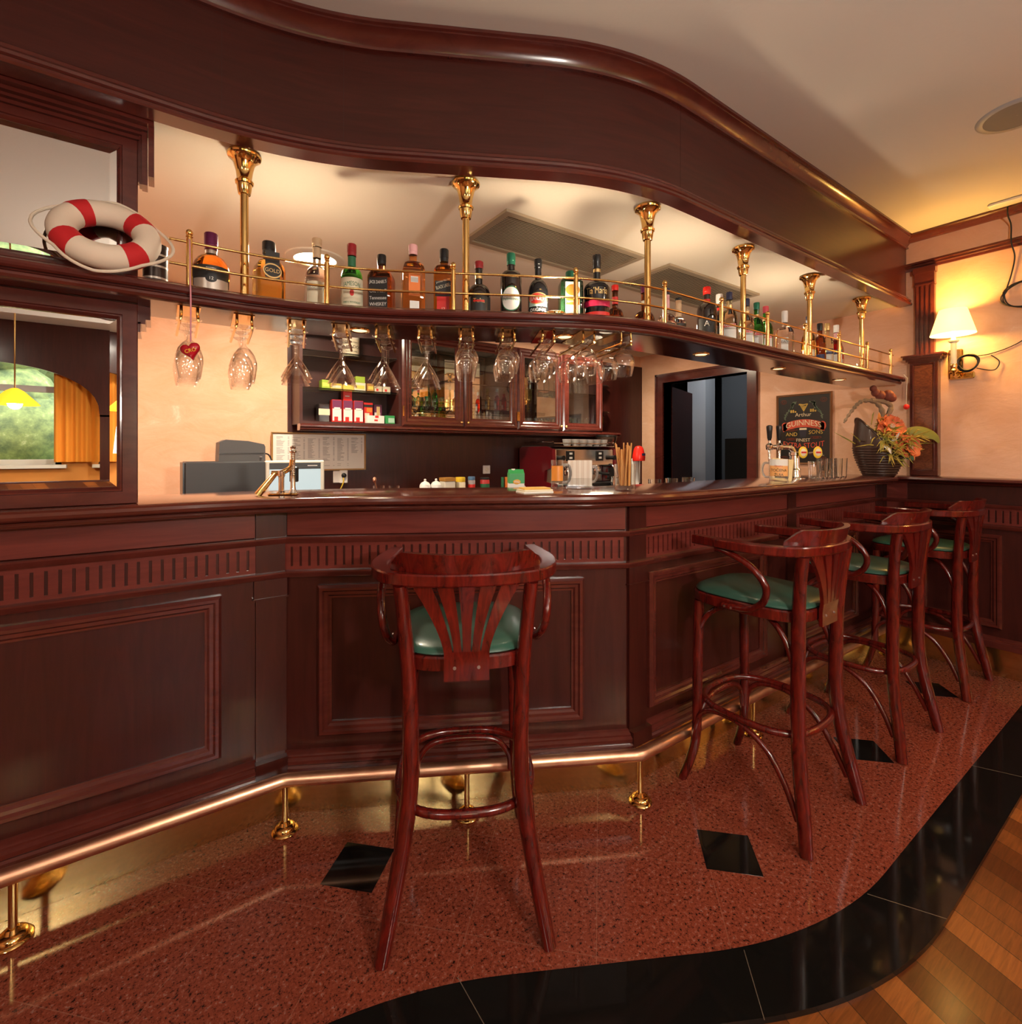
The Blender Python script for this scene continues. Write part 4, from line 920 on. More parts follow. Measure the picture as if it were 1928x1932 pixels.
# glassware inside the cabinets
def tumbler(r, h): return MB().lathe([(.001, .0004), (r*.86, .0004), (r*.88, .003), (r, h), (r-.0015, h), (r*.86-.001, .007), (.001, .007)], 18, caps=False)
def goblet(r, h): return MB().lathe([(.001, 0.0004), (r*.85, .0004), (r*.85, .002), (.006, .006), (.004, .012), (.004, h*.42), (.012, h*.47), (r*.85, h*.6), (r, h*.74), (r*.86, h), (r*.86-.0014, h), (r-.0014, h*.74), (r*.83, h*.61), (.010, h*.49), (.001, h*.475)], 18, caps=False)
def row(name, mk, lb, cat, grp, pts, z):
    p = None
    for k, (x, y) in enumerate(pts):
        if p is None: p = o = mk.build(name, M_GLASSR, loc=(x, y, z))
        else: o = p.copy(); COL.objects.link(o); o.location = (x, y, z)
        tag(o, lb, cat, grp)
zc = CZ0+.0165
row('wine_glass', goblet(.034, .20), 'tall stemmed glass standing in the leftmost glass-doored cabinet', 'glass', 'stemmed glasses in the first cabinet', [(1.42+.075*i, 3.30+.035*(i % 2)) for i in range(5)], zc)
row('tumbler', tumbler(.024, .125), 'slim straight tumbler behind the second cabinet door', 'glass', 'tumblers in the second cabinet', [(1.96+.052*i, 3.29+.03*(i % 2)) for i in range(6)], zc)
row('tumbler', tumbler(.030, .09), 'short tumbler behind the third cabinet door', 'glass', 'tumblers in the third cabinet', [(2.40+.07*i, 3.30) for i in range(5)], zc)
row('wine_glass', goblet(.030, .16), 'stemmed glass on the glass shelf of the third cabinet', 'glass', 'stemmed glasses in the third cabinet', [(2.42+.075*i, 3.30) for i in range(4)], 1.8065)
row('tumbler', tumbler(.030, .11), 'straight tumbler on the floor of the last cabinet', 'glass', 'tumblers in the last cabinet', [(2.85+.068*i, 3.30) for i in range(5)], zc)
row('tumbler', tumbler(.026, .14), 'tall tumbler on the glass shelf of the last cabinet', 'glass', 'tall tumblers in the last cabinet', [(2.86+.062*i, 3.30) for i in range(5)], 1.8065)
for k, x in enumerate((1.60, 1.73)):
    bottle('green_bottle', ['left', 'right'][k]+' green bottle standing among stemmed glasses in the first cabinet', x, 3.385, .22, .030, .013, .55, .75, G_GREEN, C_GREEN, .03, group='green bottles in the first cabinet', zb=zc)
# open shelves: tins and boxes
def carton(name, lb, cat, x, y, z, w, d, h, mats, rz=0, bands=(), group=None, lid=None):
    """box with a body and a printed front made of bands (z0, z1, x0, x1, material) in fractions"""
    t = thing(name, lb, cat, (x, y, z), rz, group)
    MB().cbox(-w/2, w/2, -d/2, d/2, .0003, h, .0015).build('body', mats, t)
    if bands:
        m_ = MB(); ms = []
        for z0, z1, x0, x1, mm in bands:
            if mm not in ms: ms.append(mm)
            e = .0006+.0002*len(m_.f)
            m_.box(-w/2+w*x0, -w/2+w*x1, -d/2-e, -d/2+.0002, h*z0, h*z1, ms.index(mm))
        m_.build('printed_front', ms, t)
    if lid: MB().cbox(-w/2-.001, w/2+.001, -d/2-.001, d/2+.001, h, h+lid[0], .0015).build('lid', lid[1], t)
    return t
B_PURP = mat('purple_print', (.16, .03, .09), .4); B_YEL = mat('pale_yellow_card', (.75, .55, .10), .5); B_LIME = mat('lime_card', (.30, .42, .04), .5); B_BEIGE = mat('beige_card', (.70, .62, .45), .5)
t = thing('storage_tin', 'round cream coffee tin on the top glass shelf', 'tin', (1.03, 3.33, 1.9305))
MB().lathe([(.052, .0003), (.054, .004), (.054, .105), (.050, .105)], 28).build('body', B_BEIGE, t); MB().lathe([(.055, .1055), (.055, .125), (.050, .127)], 28).build('lid', M_CREAM, t)
m_ = MB(); R_ = .0548
for s, z, q in (('SUPREME ROAST', .085, .013), ('MATADOR', .055, .028), ('FINEST COFFEE', .025, .012)): m_.text(s, q, lambda u, v, z=z: (R_*sin(u/R_-.2), -R_*cos(u/R_-.2), z+v), 0)
m_.build('lettering', M_INK, t, recalc=False)
for k, (x, w, h, mm, lb) in enumerate(((.86, .05, .060, B_LIME, 'green tea box at the left of the middle glass shelf'), (.925, .07, .042, B_YEL, 'yellow tea box lying left on the middle glass shelf'), (1.005, .07, .040, B_YEL, 'second yellow tea box on the middle glass shelf'),
     (1.08, .075, .058, B_BEIGE, 'wide beige tea box on the middle glass shelf'), (1.152, .045, .058, mat('brown_card', (.40, .20, .05), .5), 'brown tea box on the middle glass shelf'), (1.205, .05, .045, B_BEIGE, 'small beige box with red dots beside the brown box'), (1.265, .05, .045, B_BEIGE, 'small beige box with red dots at the right end of the glass shelf'))):
    carton('tea_box', lb, 'box', x, 3.33, 1.6985, w, .07, h, mm, 0, [(.25, .6, .2, .5, M_REDP)] if k > 4 else [(.3, .7, .1, .9, B_YEL if k != 1 else B_BEIGE)], 'tea boxes on the middle glass shelf')
carton('tea_box', 'lime green box stacked on the beige tea box', 'box', 1.085, 3.33, 1.757, .06, .06, .042, B_LIME)
z = CZ0+.0165
t = thing('coffee_jar', 'dark glass jar with beige label at the left of the bottom shelf', 'jar', (.845, 3.31, z)); MB().cbox(-.034, .034, -.034, .034, .0004, .118, .004).build('body', mat('dark_jar', (.03, .02, .018), .1, coat=.5), t); MB().box(-.0345, .0345, -.0346, -.0342, .045, .085).build('label', B_BEIGE, t)
for k, (x, lb) in enumerate(((.925, 'white and red coffee tin first from the dark jar'), (.995, 'white and red coffee tin second from the dark jar, under the red cube'), (1.065, 'white and red coffee tin third from the dark jar'))):
    carton('coffee_tin', lb, 'tin', x, 3.31, z, .062, .06, .148, M_REDP, 0, [(.62, .98, .03, .97, B_PURP), (.08, .60, .05, .95, L_WHITE), (.08, .26, .22, .6, M_REDP), (.58, .66, .2, .8, L_WHITE)], 'coffee tins on the bottom shelf')
carton('red_box', 'small red cube box standing on the middle coffee tin', 'box', .995, 3.31, z+.1485, .058, .05, .058, M_RED, 0, [(.4, .5, .2, .7, L_WHITE)])
carton('coffee_tin', 'red patterned tin right of the white coffee tins', 'tin', 1.137, 3.33, z, .062, .06, .142, M_REDP, 0, [(.78, .9, 0, 1, L_BLACK), (.25, .5, .1, .6, B_BEIGE), (.55, .75, .3, .9, L_ORANGE)])
carton('coffee_tin', 'purple and white tin at the back right of the bottom shelf', 'tin', 1.215, 3.36, z, .058, .05, .135, B_PURP, 0, [(.4, .6, .1, .8, L_WHITE), (.45, .9, .35, .75, C_GOLD)])
carton('tea_box', 'low white box with red tab in front of the tins', 'box', 1.165, 3.255, z, .115, .05, .052, L_WHITE, 0, [(.7, 1, .45, .65, M_RED), (.3, .5, .4, .6, M_REDP)])
carton('tea_box', 'small green box at the right of the bottom shelf', 'box', 1.265, 3.26, z, .066, .05, .056, M_GREENP, 0, [(.15, .7, .3, .95, mat('mint_card', (.40, .65, .48), .5))])
# price list in a frame, socket and switch on the back wall
t = thing('price_list', 'framed white price list pinned on the back wall above the screen', 'notice', (.862, YB-.0205, 1.298))
w, h = .60, .25
m_ = MB(); panel_frame(m_, -w/2, w/2, -h/2, h/2, lambda s, hh, z: (s, -hh, z), .012, .014); m_.build('frame', mat('oak_frame', (.40, .22, .07), .5), t)
MB().box(-w/2+.008, w/2-.008, -.004, -.0005, -h/2+.008, h/2-.008).build('sheet', M_PAPER, t)
m_ = MB(); rnd = random.Random(3)
for c in range(6):
    x0 = -.27+.094*c
    for r_ in range(34):
        z_ = .096-.0057*r_
        if rnd.random() < .14 or (c == 5 and r_ > 18): continue
        l = rnd.uniform(.02, .050); m_.add([(x0, -.0043, z_), (x0+l, -.0043, z_), (x0+l, -.0043, z_+.0020), (x0, -.0043, z_+.0020)], [(0, 1, 2, 3)])
        m_.add([(x0+.066, -.0043, z_), (x0+.076, -.0043, z_), (x0+.076, -.0043, z_+.0020), (x0+.066, -.0043, z_+.0020)], [(0, 1, 2, 3)])
m_.build('printed_lines', mat('grey_ink', (.22, .21, .21), .6), t, recalc=False)
t = thing('wall_socket', 'white wall socket with a black plug below the price list', 'socket', (.985, YB-.0205, 1.13))
MB().cbox(-.045, .045, -.012, 0, -.04, .04, .003).build('plate', M_WHITE, t); MB().cbox(-.005, .045, -.03, -.012, -.042, .045, .003).build('adapter', M_WHITE, t); MB().sphere((.018, -.035, .01), .017, 12, 8).build('plug', M_BLACK, t)
c = MB().tube(spline([(1.0, YB-.06, 1.13), (.995, YB-.065, 1.09), (.975, YB-.06, 1.04), (.955, YB-.06, .986)], 6), .004, 8).build('power_cord', mat('yellow_cord', (.60, .40, .03), .5)); tag(c, 'yellow cable running down from the wall socket', 'cable')
t = thing('light_switch', 'square white switch on the wood cladding left of the coffee machine', 'switch', (2.15, YB-.0205, 1.155)); MB().cbox(-.034, .034, -.010, 0, -.034, .034, .003).build('plate', M_WHITE, t); MB().lathe([(.016, 0), (.016, .005), (.012, .007)], 20).build('knob', M_CREAM, t).matrix_local = Matrix.Translation((0, -.010, 0)) @ Matrix.Rotation(pi/2, 4, 'X')
# computer, printer, screen
BZ = .9802
t = thing('computer_case', 'dark grey computer case on the work counter under the printer', 'computer', (.264, 2.95, BZ), RAD(2)); MB().cbox(-.178, .178, -.09, .09, .0, .27, .006).build('case', M_DGREY, t); MB().box(-.185, -.178, -.088, .088, .004, .266).build('front_bezel', M_BLACK, t)
t = thing('receipt_printer', 'grey receipt printer on top of the dark computer case', 'printer', (.337, 2.95, BZ+.2702), RAD(2))
m_ = MB(); prof = [(-.085, 0), (.085, 0), (.085, .075), (.080, .088), (.02, .104), (-.06, .110), (-.082, .096)]
m_.add([(y*1.25, x, z) for x in (-.07, .07) for y, z in prof], [tuple(range(6, -1, -1)), tuple(range(7, 14))]+[(i, (i+1) % 7, 7+(i+1) % 7, 7+i) for i in range(7)]); m_.build('housing', mat('printer_grey', (.085, .085, .09), .5), t, ang=30)
MB().box(-.10, .10, -.0715, -.070, .040, .043).build('seam', M_BLACK, t); MB().lathe([(.006, 0), (.006, .004)], 12).build('button', M_GREY, t, loc=(.085, -.071, .02))
c = MB().tube(spline([(.448, 2.97, 1.29), (.475, 2.96, 1.28), (.492, 2.96, 1.22), (.487, 2.96, 1.10), (.482, 2.96, .986)], 6), .004, 8).build('printer_cable', M_BLACK); tag(c, 'black cable hanging from the receipt printer', 'cable')
t = thing('till_screen', 'cream framed till screen showing a pale display behind the counter', 'screen', (.590, 2.88, BZ-.03), RAD(-2))
MB().cbox(-.148, .148, -.02, .02, .034, .302, .006).build('bezel', M_CREAM, t); MB().cbox(-.06, .06, -.05, .06, .0302, .042, .004).build('stand', M_CREAM, t)
m_ = MB().box(-.128, .128, -.0212, -.0205, .046, .290, 0); m_.box(-.128, .128, -.0218, -.0212, .262, .290, 1); m_.box(-.128, .128, -.0218, -.0212, .256, .262, 2); m_.box(.06, .11, -.0222, -.0218, .272, .276, 3)
m_.build('display', [mat('display_light', (.03, .03, .03), .3, emit=(.78, .90, .88), es=.50), M_DGREY, M_BLACK, M_WHITE], t)
# small things on the work counter
def jar(name, lb, x, y, r, h, m1, lidm, lidh=.016, sq=False, label=None):
    t = thing(name, lb, 'jar', (x, y, BZ))
    if sq: MB().cbox(-r, r, -r, r, .0003, h, .003).build('body', m1, t); MB().cbox(-r-.002, r+.002, -r-.002, r+.002, h, h+lidh, .002).build('lid', lidm, t)
    else: MB().lathe([(r*.9, .0003), (r, .004), (r, h-.006), (r*.9, h)], 24).build('body', m1, t); MB().lathe([(r*.95, h), (r*.97, h+.002), (r*.97, h+lidh), (r*.85, h+lidh+.002)], 24).build('lid', lidm, t)
    if label: MB().lathe([(r+.0005, h*.3), (r+.0005, h*.75)], 24, caps=False).build('label', label, t)
    return t
jar('storage_jar', 'square glass jar with brown lid on the work counter', 1.60, 3.05, .040, .118, M_CREAM, mat('brown_lid', (.42, .20, .04), .5), .025, True)
jar('storage_jar', 'round jar with bright yellow lid', 1.70, 3.05, .036, .110, B_BEIGE, M_YELLOW, .03)
jar('storage_jar', 'round jar with blue lid', 1.79, 3.05, .026, .120, mat('jar_print', (.35, .30, .30), .4), mat('blue_lid', (.10, .20, .35), .4), .022, False, M_REDP)
jar('cocoa_tin', 'red and dark tin beside the blue-lidded jar', 1.90, 3.05, .034, .120, mat('cocoa_red', (.45, .03, .03), .4), L_BLACK, .012, False, L_GREEN)
for k, (x, mm, lb) in enumerate(((2.02, L_GREEN, 'green spool on the work counter'), (2.05, L_ORANGE, 'orange spool on the work counter'))): tag(MB().lathe([(.010, .0003), (.010, .135)], 14).build('spool', mm, loc=(x, 3.0, BZ)), lb, 'spool')
for k, (x, lb) in enumerate(((1.42, 'left white sugar bowl with a knobbed lid'), (1.50, 'right white sugar bowl with a knobbed lid'))):
    t = thing('sugar_bowl', lb, 'bowl', (x, 3.02, BZ), 0, 'white sugar bowls')
    MB().lathe([(.022, .0003), (.036, .03), (.036, .095), (.034, .10)], 24).build('bowl', M_WHITE, t); MB().lathe([(.035, .1002), (.026, .115), (.008, .124), (.006, .128), (.009, .134), (.004, .14)], 24).build('lid', M_WHITE, t)
t = thing('coffee_cup', 'white cup with handle on the work counter near the switch', 'cup', (2.12, 2.95, BZ))
MB().lathe([(.020, .0003), (.034, .02), (.040, .085), (.0375, .085), (.031, .022), (.001, .006)], 24, caps=False).build('cup', M_WHITE, t); MB().torus((0, 0, 0), .022, .005, 18, 8).build('handle', M_WHITE, t).matrix_local = Matrix.Translation((.048, 0, .048)) @ Matrix.Rotation(pi/2, 4, 'X')
t = thing('tumbler', 'glass tumbler holding a spoon beside the till screen', 'glass', (1.07, 2.92, BZ)); tumbler(.036, .115).build('glass', M_GLASS, t)
t2 = MB().tube([(1.08, 2.93, .992), (1.045, 2.915, 1.12)], [.003, .004], 8); t2.sphere((1.042, 2.914, 1.132), .012, 10, 6, sc=(1, .5, 1.4)); tag(t2.build('spoon', M_COPPER), 'spoon leaning in the glass beside the till screen', 'spoon')
tag(tumbler(.034, .11).build('tumbler', M_GLASS, loc=(1.17, 2.93, BZ)), 'empty glass tumbler right of the glass with the spoon', 'glass')
# espresso machine
t = thing('espresso_machine', 'burgundy and steel two-group espresso machine on the work counter', 'coffee machine', (2.80, 3.15, BZ))
M_BURG = mat('burgundy_enamel', (.15, .008, .012), .22, coat=.7)
for s in (-1, 1):
    pts = [(-.22, 0), (.235, 0), (.235, .345), (.20, .36), (-.12, .36), (-.19, .34), (-.20, .20), (-.10, .17), (-.09, .09), (-.22, .07)]
    m_ = MB(); m_.add([(s*.335+dx, y, z) for dx in (-.014, .014) for y, z in pts], [tuple(range(9, -1, -1)), tuple(range(10, 20))]+[(i, (i+1) % 10, 10+(i+1) % 10, 10+i) for i in range(10)]); m_.build('side_panel', M_BURG, t, ang=25)
MB().cbox(-.32, .32, -.06, .23, .03, .34, .006).build('body', M_STEEL, t)
MB().cbox(-.32, .32, -.19, -.06, .20, .345, .012).build('front_head', M_CHROME, t)
MB().cbox(-.32, .32, -.22, .20, .02, .07, .006).build('drip_tray', M_BLACK, t)
m_ = MB(); m_.box(-.33, .33, -.19, .23, .360, .364)
for x in (-.33, .33): m_.tube([(x, -.18, .395), (x, .22, .395)], .004, 8)
m_.tube([(-.33, -.185, .385), (.33, -.185, .385)], .004, 8); m_.build('cup_rail', M_CHROME, t)
for x in (-.15, .17):
    g = MB().lathe([(.035, .13), (.040, .15), (.040, .19), (.033, .2)], 20).build('group_head', M_CHROME, t, loc=(x, -.135, 0))
    MB().tube([(0, -.03, .145), (0, -.16, .135)], [.010, .014], 10).build('portafilter_handle', M_BLACK, g)
    MB().cbox(x-.055, x+.025, -.1975, -.1905, .245, .325, .002).build('keypad', M_BLACK, t)
    m_ = MB()
    for z in (.262, .296): m_.box(x-.03, x, -.1995, -.1974, z, z+.016)
    m_.build('buttons', M_WHITE, t)
for x in (-.27, .29): MB().tube([(x, -.19, .27), (x, -.235, .27)], [.016, .02], 12).build('steam_knob', M_BLACK, t)
MB().tube(spline([(.28, -.17, .22), (.285, -.22, .20), (.30, -.25, .10)], 5), .006, 8).build('steam_wand', M_CHROME, t)
MB().cbox(-.334, -.25, -.2105, -.20, .10, .21, .002).build('badge_plate', M_STEEL, t)
cupm = None
for k, (x, y) in enumerate([(.02, -.13), (.10, -.13), (.18, -.13), (.26, -.13), (-.06, -.13), (-.14, -.12), (.06, -.03), (.16, -.03), (-.05, -.03)]):
    if cupm is None:
        cupm = MB().lathe([(.020, .0), (.028, .012), (.036, .055), (.034, .055), (.026, .012), (.001, .005)], 18, caps=False); cupm.torus((0, 0, 0), .0001, .0001, 4, 4)
        o = cupm.build('espresso_cup', M_WHITE, loc=(2.8+x, 3.15+y, BZ+.3645)); c0 = o
    else: o = c0.copy(); COL.objects.link(o); o.location = (2.8+x, 3.15+y, BZ+.3645)
    tag(o, 'white espresso cup on the warming rail of the coffee machine', 'cup', 'cups on the espresso machine')
t = thing('coffee_grinder', 'coffee grinder with smoky bean hopper beside the espresso machine', 'grinder', (3.225, 3.15, BZ))
MB().cbox(-.08, .08, -.10, .12, .0, .30, .01).build('body', M_BLACK, t); MB().lathe([(.035, .30), (.045, .32), (.092, .42), (.095, .445), (.085, .45)], 26).build('bean_hopper', mat('smoky_hopper', (.06, .035, .025), .1, coat=.6), t)
MB().lathe([(.096, .45), (.096, .46), (.07, .465)], 26).build('hopper_lid', M_BLACK, t)
MB().tube([(0, -.10, .17), (0, -.20, .16)], .012, 10).build('fork', M_CHROME, t)
tag(MB().lathe([(.04, .0004), (.043, .06), (.036, .10), (.038, .115), (.036, .115), (.033, .10), (.04, .06), (.001, .006)], 22, caps=False).build('milk_jug', M_CHROME, loc=(3.05, 2.87, BZ+.0)), 'steel milk jug in front of the espresso machine', 'jug')
t = thing('juice_press', 'red topped bar mixer on a steel column at the right end of the work counter', 'mixer', (3.40, 2.93, BZ))
MB().cbox(-.055, .055, -.06, .08, 0, .03, .004).build('base', M_WHITE, t); MB().cbox(-.03, .03, .02, .06, .03, .26, .004).build('column', M_WHITE, t)
MB().lathe([(.052, .24), (.056, .27), (.050, .30), (.042, .34), (.030, .362), (.008, .37)], 24).build('motor_head', M_RED, t); MB().box(-.02, .02, -.0560, -.0520, .285, .305).build('badge', L_NAVY, t)
MB().tube([(.0, -.01, .24), (.0, -.01, .05)], .004, 8).build('whisk_shaft', M_STEEL, t)
# ------------------------------------------------------------ life ring and ornaments
lr = thing('life_ring', 'cream life ring with red bands and rope leaning on the upper mirror', 'life ring', (-.125, 1.768, 1.896))
lr.rotation_euler = (pi/2-RAD(-25), 0, 0)
lr.rotation_euler = (RAD(90-34), 0, 0)
MB().torus((0, 0, 0), .092, .0335, 56, 18).build('ring', M_BUOY, lr)
angs = [RAD(a) for a in (38, 128, 218, 308)]
for a in angs:
    b = MB().torus((0, 0, 0), .092, .0346, 12, 18, 0, a-RAD(13), a+RAD(13)).build('red_band', M_REDCLOTH, lr)
rope = []
for k in range(96):
    th = 2*pi*k/96; q = min(abs((th-a+pi) % (2*pi)-pi) for a in angs)
    rope.append(((.1295+.024*sin(min(1, q/RAD(45))*pi/2)**1.2)*cos(th), (.1295+.024*sin(min(1, q/RAD(45))*pi/2)**1.2)*sin(th), .012*sin(q*4)*(-1 if th < pi else 1)*.4))
MB().tube(rope, .0042, 8, closed=True).build('rope', M_ROPE, lr)
c = [(.066, 1.772, 1.928)]+[(.068+.002*sin(k*1.3), 1.716-.003*(k == 0), 1.90-.03*k) for k in range(0, 10)]
c = MB().tube(spline([(.068, 1.783, 1.928), (.068, 1.765, 1.929), (.068, 1.745, 1.90), (.068, 1.722, 1.80), (.069, 1.716, 1.74), (.069, 1.716, 1.618)], 7), .0020, 8)
HS = 1.3
hr = thing('heart_ornament', 'red heart ornament hanging by a pink cord from the first gallery post', 'ornament', (0, 0, 0))
c.build('cord', mat('pink_cord', (.62, .25, .30), .8), hr)
m_ = MB(); pts = []
for k in range(40):
    u = 2*pi*k/40; pts.append((16*sin(u)**3/16, (13*cos(u)-5*cos(2*u)-2*cos(3*u)-cos(4*u))/16))
vs = []
for s, d in ((.55, .008), (.9, .0055), (1, 0), (.9, -.0055), (.55, -.008)):
    vs += [(x*s*.021*HS, -d*HS, (y*s)*.021*HS) for x, y in pts]
fs = [tuple(range(40)), tuple(range(199, 159, -1))]
for k in range(4):
    for i in range(40): j = (i+1) % 40; fs.append((k*40+i, k*40+j, k*40+40+j, k*40+40+i))
m_.add(vs, fs); h = m_.build('heart', mat('heart_red', (.45, .008, .02), .25, coat=.5), hr, ang=60); h.location = (.069, 1.716, 1.592); h.rotation_euler = (0, RAD(-14), RAD(-30))
MB().text('CRO', .015, lambda x, y: (.004+x, -.0112, y-.003)).build('lettering', M_YELLOW, h, recalc=False)
hr = thing('ball_ornament', 'small red ball hanging on a thread from the right end of the shelf', 'ornament', (0, 0, 0))
MB().tube([(3.955, 1.205, 1.80), (3.957, 1.186, 1.775), (3.957, 1.190, 1.72), (3.957, 1.192, 1.60)], .0012, 6).build('thread', M_WHITE, hr); MB().sphere((3.957, 1.192, 1.590), .017, 16, 10, sc=(1, 1, 1.05)).build('ball', M_RED, hr)
# ------------------------------------------------------------ things on the countertop
TZ = 1.1453
t = thing('lever_corkscrew', 'shiny brass lever corkscrew clamped on the left end of the countertop', 'corkscrew', (.33, 1.93, TZ), RAD(-20))
MB().cbox(-.02, .075, -.03, .03, 0, .008, .003).build('base', M_BRASS, t)
MB().tube([(-.055, -.01, .003), (.0, 0, .078)], [.0125, .010], 14).build('lever_arm', M_BRASS, t)
MB().tube(spline([(-.012, 0, .078), (.02, 0, .080), (.050, 0, .098), (.056, 0, .125)], 6), .009, 12).build('cross_arm', M_BRASS, t)
MB().lathe([(.015, .006), (.015, .012), (.0095, .016), (.0095, .065), (.012, .068), (.012, .085), (.009, .088)], 18).build('barrel', M_CHROME, t, loc=(.022, -.012, 0))
m_ = MB().lathe([(.016, .006), (.010, .018), (.0085, .030), (.0085, .07)], 18)
for k in range(14): m_.lathe([(.0065, .070+.006*k), (.0082, .072+.006*k), (.0082, .074+.006*k), (.0065, .076+.006*k)], 14)
m_.lathe([(.011, .150), (.012, .156), (.009, .160), (.0085, .166), (.0105, .170), (.004, .176)], 16); m_.build('screw_column', M_CHROME, t, loc=(.058, 0, 0))
MB().cbox(.045, .073, .006, .030, .045, .10, .003).build('clamp_block', M_BLACK, t)
t = thing('notepads', 'stack of order pads with a yellow top pad on the countertop', 'notepads', (1.150, 1.492, TZ), RAD(-14))
for k, (w, d, z0, z1, mm, n_, r) in enumerate(((.060, .040, 0, .007, M_PAPER, 'lower_pad', 0), (.058, .038, .0072, .014, L_CREAM, 'middle_pad', 2), (.052, .034, .0142, .020, mat('pad_yellow', (.72, .42, .08), .6), 'top_pad', -4))):
    o = MB().cbox(-w, w, -d, d, z0, z1, .001).build(n_, mm, t); o.rotation_euler = (0, 0, RAD(r))
t = thing('milk_carton', 'green and white milk carton behind the order pads', 'carton', (1.315, 1.845, 1.0698), RAD(-28)); w = .034
m_ = MB(); m_.box(-w, w, -w, w, .0003, .132, 0); m_.add([(-w, -w, .132), (w, -w, .132), (w, w, .132), (-w, w, .132), (-w, -.002, .150), (w, -.002, .150), (w, .002, .150), (-w, .002, .150)], [(0, 1, 5, 4), (1, 2, 6, 5), (2, 3, 7, 6), (3, 0, 4, 7), (4, 5, 6, 7)], 1)
m_.build('carton', [M_PAPER, M_GREENP], t, ang=20)
m_ = MB(); e = .0006
m_.box(-w-e, w+e, -w-e, w+e, .088, .132, 0); m_.build('green_top_print', M_GREENP, t)
m_ = MB(); m_.sphere((0, -w-.0004, .095), .018, 20, 8, 0, (1, .06, .62)); m_.build('badge', mat('badge_amber', (.75, .36, .03), .5), t)
MB().text('MLIJEKO', .016, lambda x, y: (x, -w-.0012, .040+y)).build('lettering', mat('grey_print', (.25, .27, .30), .5), t, recalc=False)
MB().text('mu', .020, lambda x, y: (x, -w-.0020, .096+y)).build('logo_lettering', M_PAPER, t, recalc=False)
MB().lathe([(.009, .150), (.009, .160)], 14).build('cap', M_WHITE, t, loc=(-.012, 0, -.008))
t = thing('napkin_holder', 'clear holder of striped paper napkins between two glass mugs', 'napkin holder', (1.440, 1.560, TZ), RAD(-36))
MB().cbox(-.060, .060, -.028, .028, .0003, .010, .002).build('base', M_GLASS, t)
nm = mat('striped_napkin', (.78, .70, .60), .8)
tc = nd(nm, 'ShaderNodeTexCoord'); wv = nd(nm, 'ShaderNodeTexWave'); wv.inputs['Scale'].default_value = 14; wv.inputs['Distortion'].default_value = 0; wv.bands_direction = 'X'
ln(nm, tc.outputs['Object'], wv.inputs['Vector']); ln(nm, ramp(nm, wv.outputs[0], [(.55, (.80, .72, .62)), (.80, (.55, .42, .32)), (.92, (.75, .65, .54))]), P(nm).inputs['Base Color'])
m_ = MB()
for k in range(7): m_.box(-.050+.0006*k, .050-.0006*k, -.020+.006*k, -.0158+.006*k, .011, .118-.001*(k % 3))
m_.build('napkins', nm, t)
m_ = MB()
m_.box(-.055, .055, -.030, -.028, .01, .045); m_.build('front_plate', M_GLASS, t)
M_BEERL = mat('amber_print', (.72, .26, .04), .4)
def mug(name, lb, x, y, rz, r, h, pic, txt=(), foam=False, side=-1):
    t = thing(name, lb, 'mug', (x, y, TZ), rz)
    MB().lathe([(.001, .0004), (r*.98, .0004), (r, .004), (r*.94, .018), (r, .03), (r, h), (r-.003, h), (r-.003, .022), (.001, .018)], 26, caps=False).build('glass', M_GLASS, t)
    MB().tube(spline([(side*(r-.002), 0, h*.82), (side*(r+.022), 0, h*.80), (side*(r+.030), 0, h*.52), (side*(r+.020), 0, h*.26), (side*(r-.002), 0, h*.22)], 6), .0055, 10).build('handle', mat('frosted_glass', (.92, .88, .84), .25, trans=.8), t)
    m_ = MB(); ms = [pic, M_PAPER, M_INK, M_REDP]; R = r+.0007
    m_.add([(R*sin(a), -R*cos(a), z) for z in (h*.28, h*.80) for a in [RAD(-62+124*i/12) for i in range(13)]], [(i, i+1, 14+i, 13+i) for i in range(12)], 0)
    if foam: m_.add([((R+.0003)*sin(a), -(R+.0003)*cos(a), z) for z in (h*.72, h*.99) for a in [RAD(-62+124*i/12) for i in range(13)]], [(i, i+1, 14+i, 13+i) for i in range(12)], 1)
    for s, q, z, mi in txt: m_.text(s, q, lambda u, v, z=z: ((R+.0008)*sin(u/R), -(R+.0008)*cos(u/R), z+v), mi)
    m_.build('printed_picture', ms, t, recalc=False)
    return t
mug('glass_mug', 'glass mug with an amber printed strip left of the striped napkins', 1.352, 1.600, RAD(-40), .026, .120, M_BEERL, side=1)
mug('glass_mug', 'plain glass mug with its handle to the right of the striped napkins', 1.505, 1.600, RAD(-40), .026, .108, M_GLASS, side=1)
mug('beer_mug', 'beer mug with printed lettering and foam near the counter edge by the taps', 2.53, 1.285, atan2(-1.285, -2.53)+pi/2, .044, .118, mat('beer_print', (.85, .42, .14), .45), (('TOČENA', .0185, .062, 2), ('ŽUJA', .0185, .040, 2), ('Ozujsko', .011, .084, 3)), True)
t = thing('breadstick_glass', 'cut glass tumbler full of thin breadsticks on the countertop', 'glass', (1.497, 1.360, TZ))
m_ = MB(); n = 40; prof = [(.001, .0004), (.036, .0004), (.040, .006), (.042, .105), (.0395, .105), (.037, .020), (.001, .016)]
vs = []
for r, z in prof:
    for i in range(n): rr = r*(1+(.018 if i % 2 else -.012)) if (.002 < z < .05 and r > .039) else r; a = 2*pi*i/n; vs.append((rr*cos(a), rr*sin(a), z))
fs = []
for k in range(len(prof)-1):
    for i in range(n): j = (i+1) % n; fs.append((k*n+i, k*n+j, k*n+n+j, k*n+n+i))
m_.add(vs, fs); m_.build('glass', M_GLASS, t, ang=20)
M_BREAD = mat('breadstick_crust', (.62, .30, .09), .7); rnd = random.Random(5)
bs0 = None
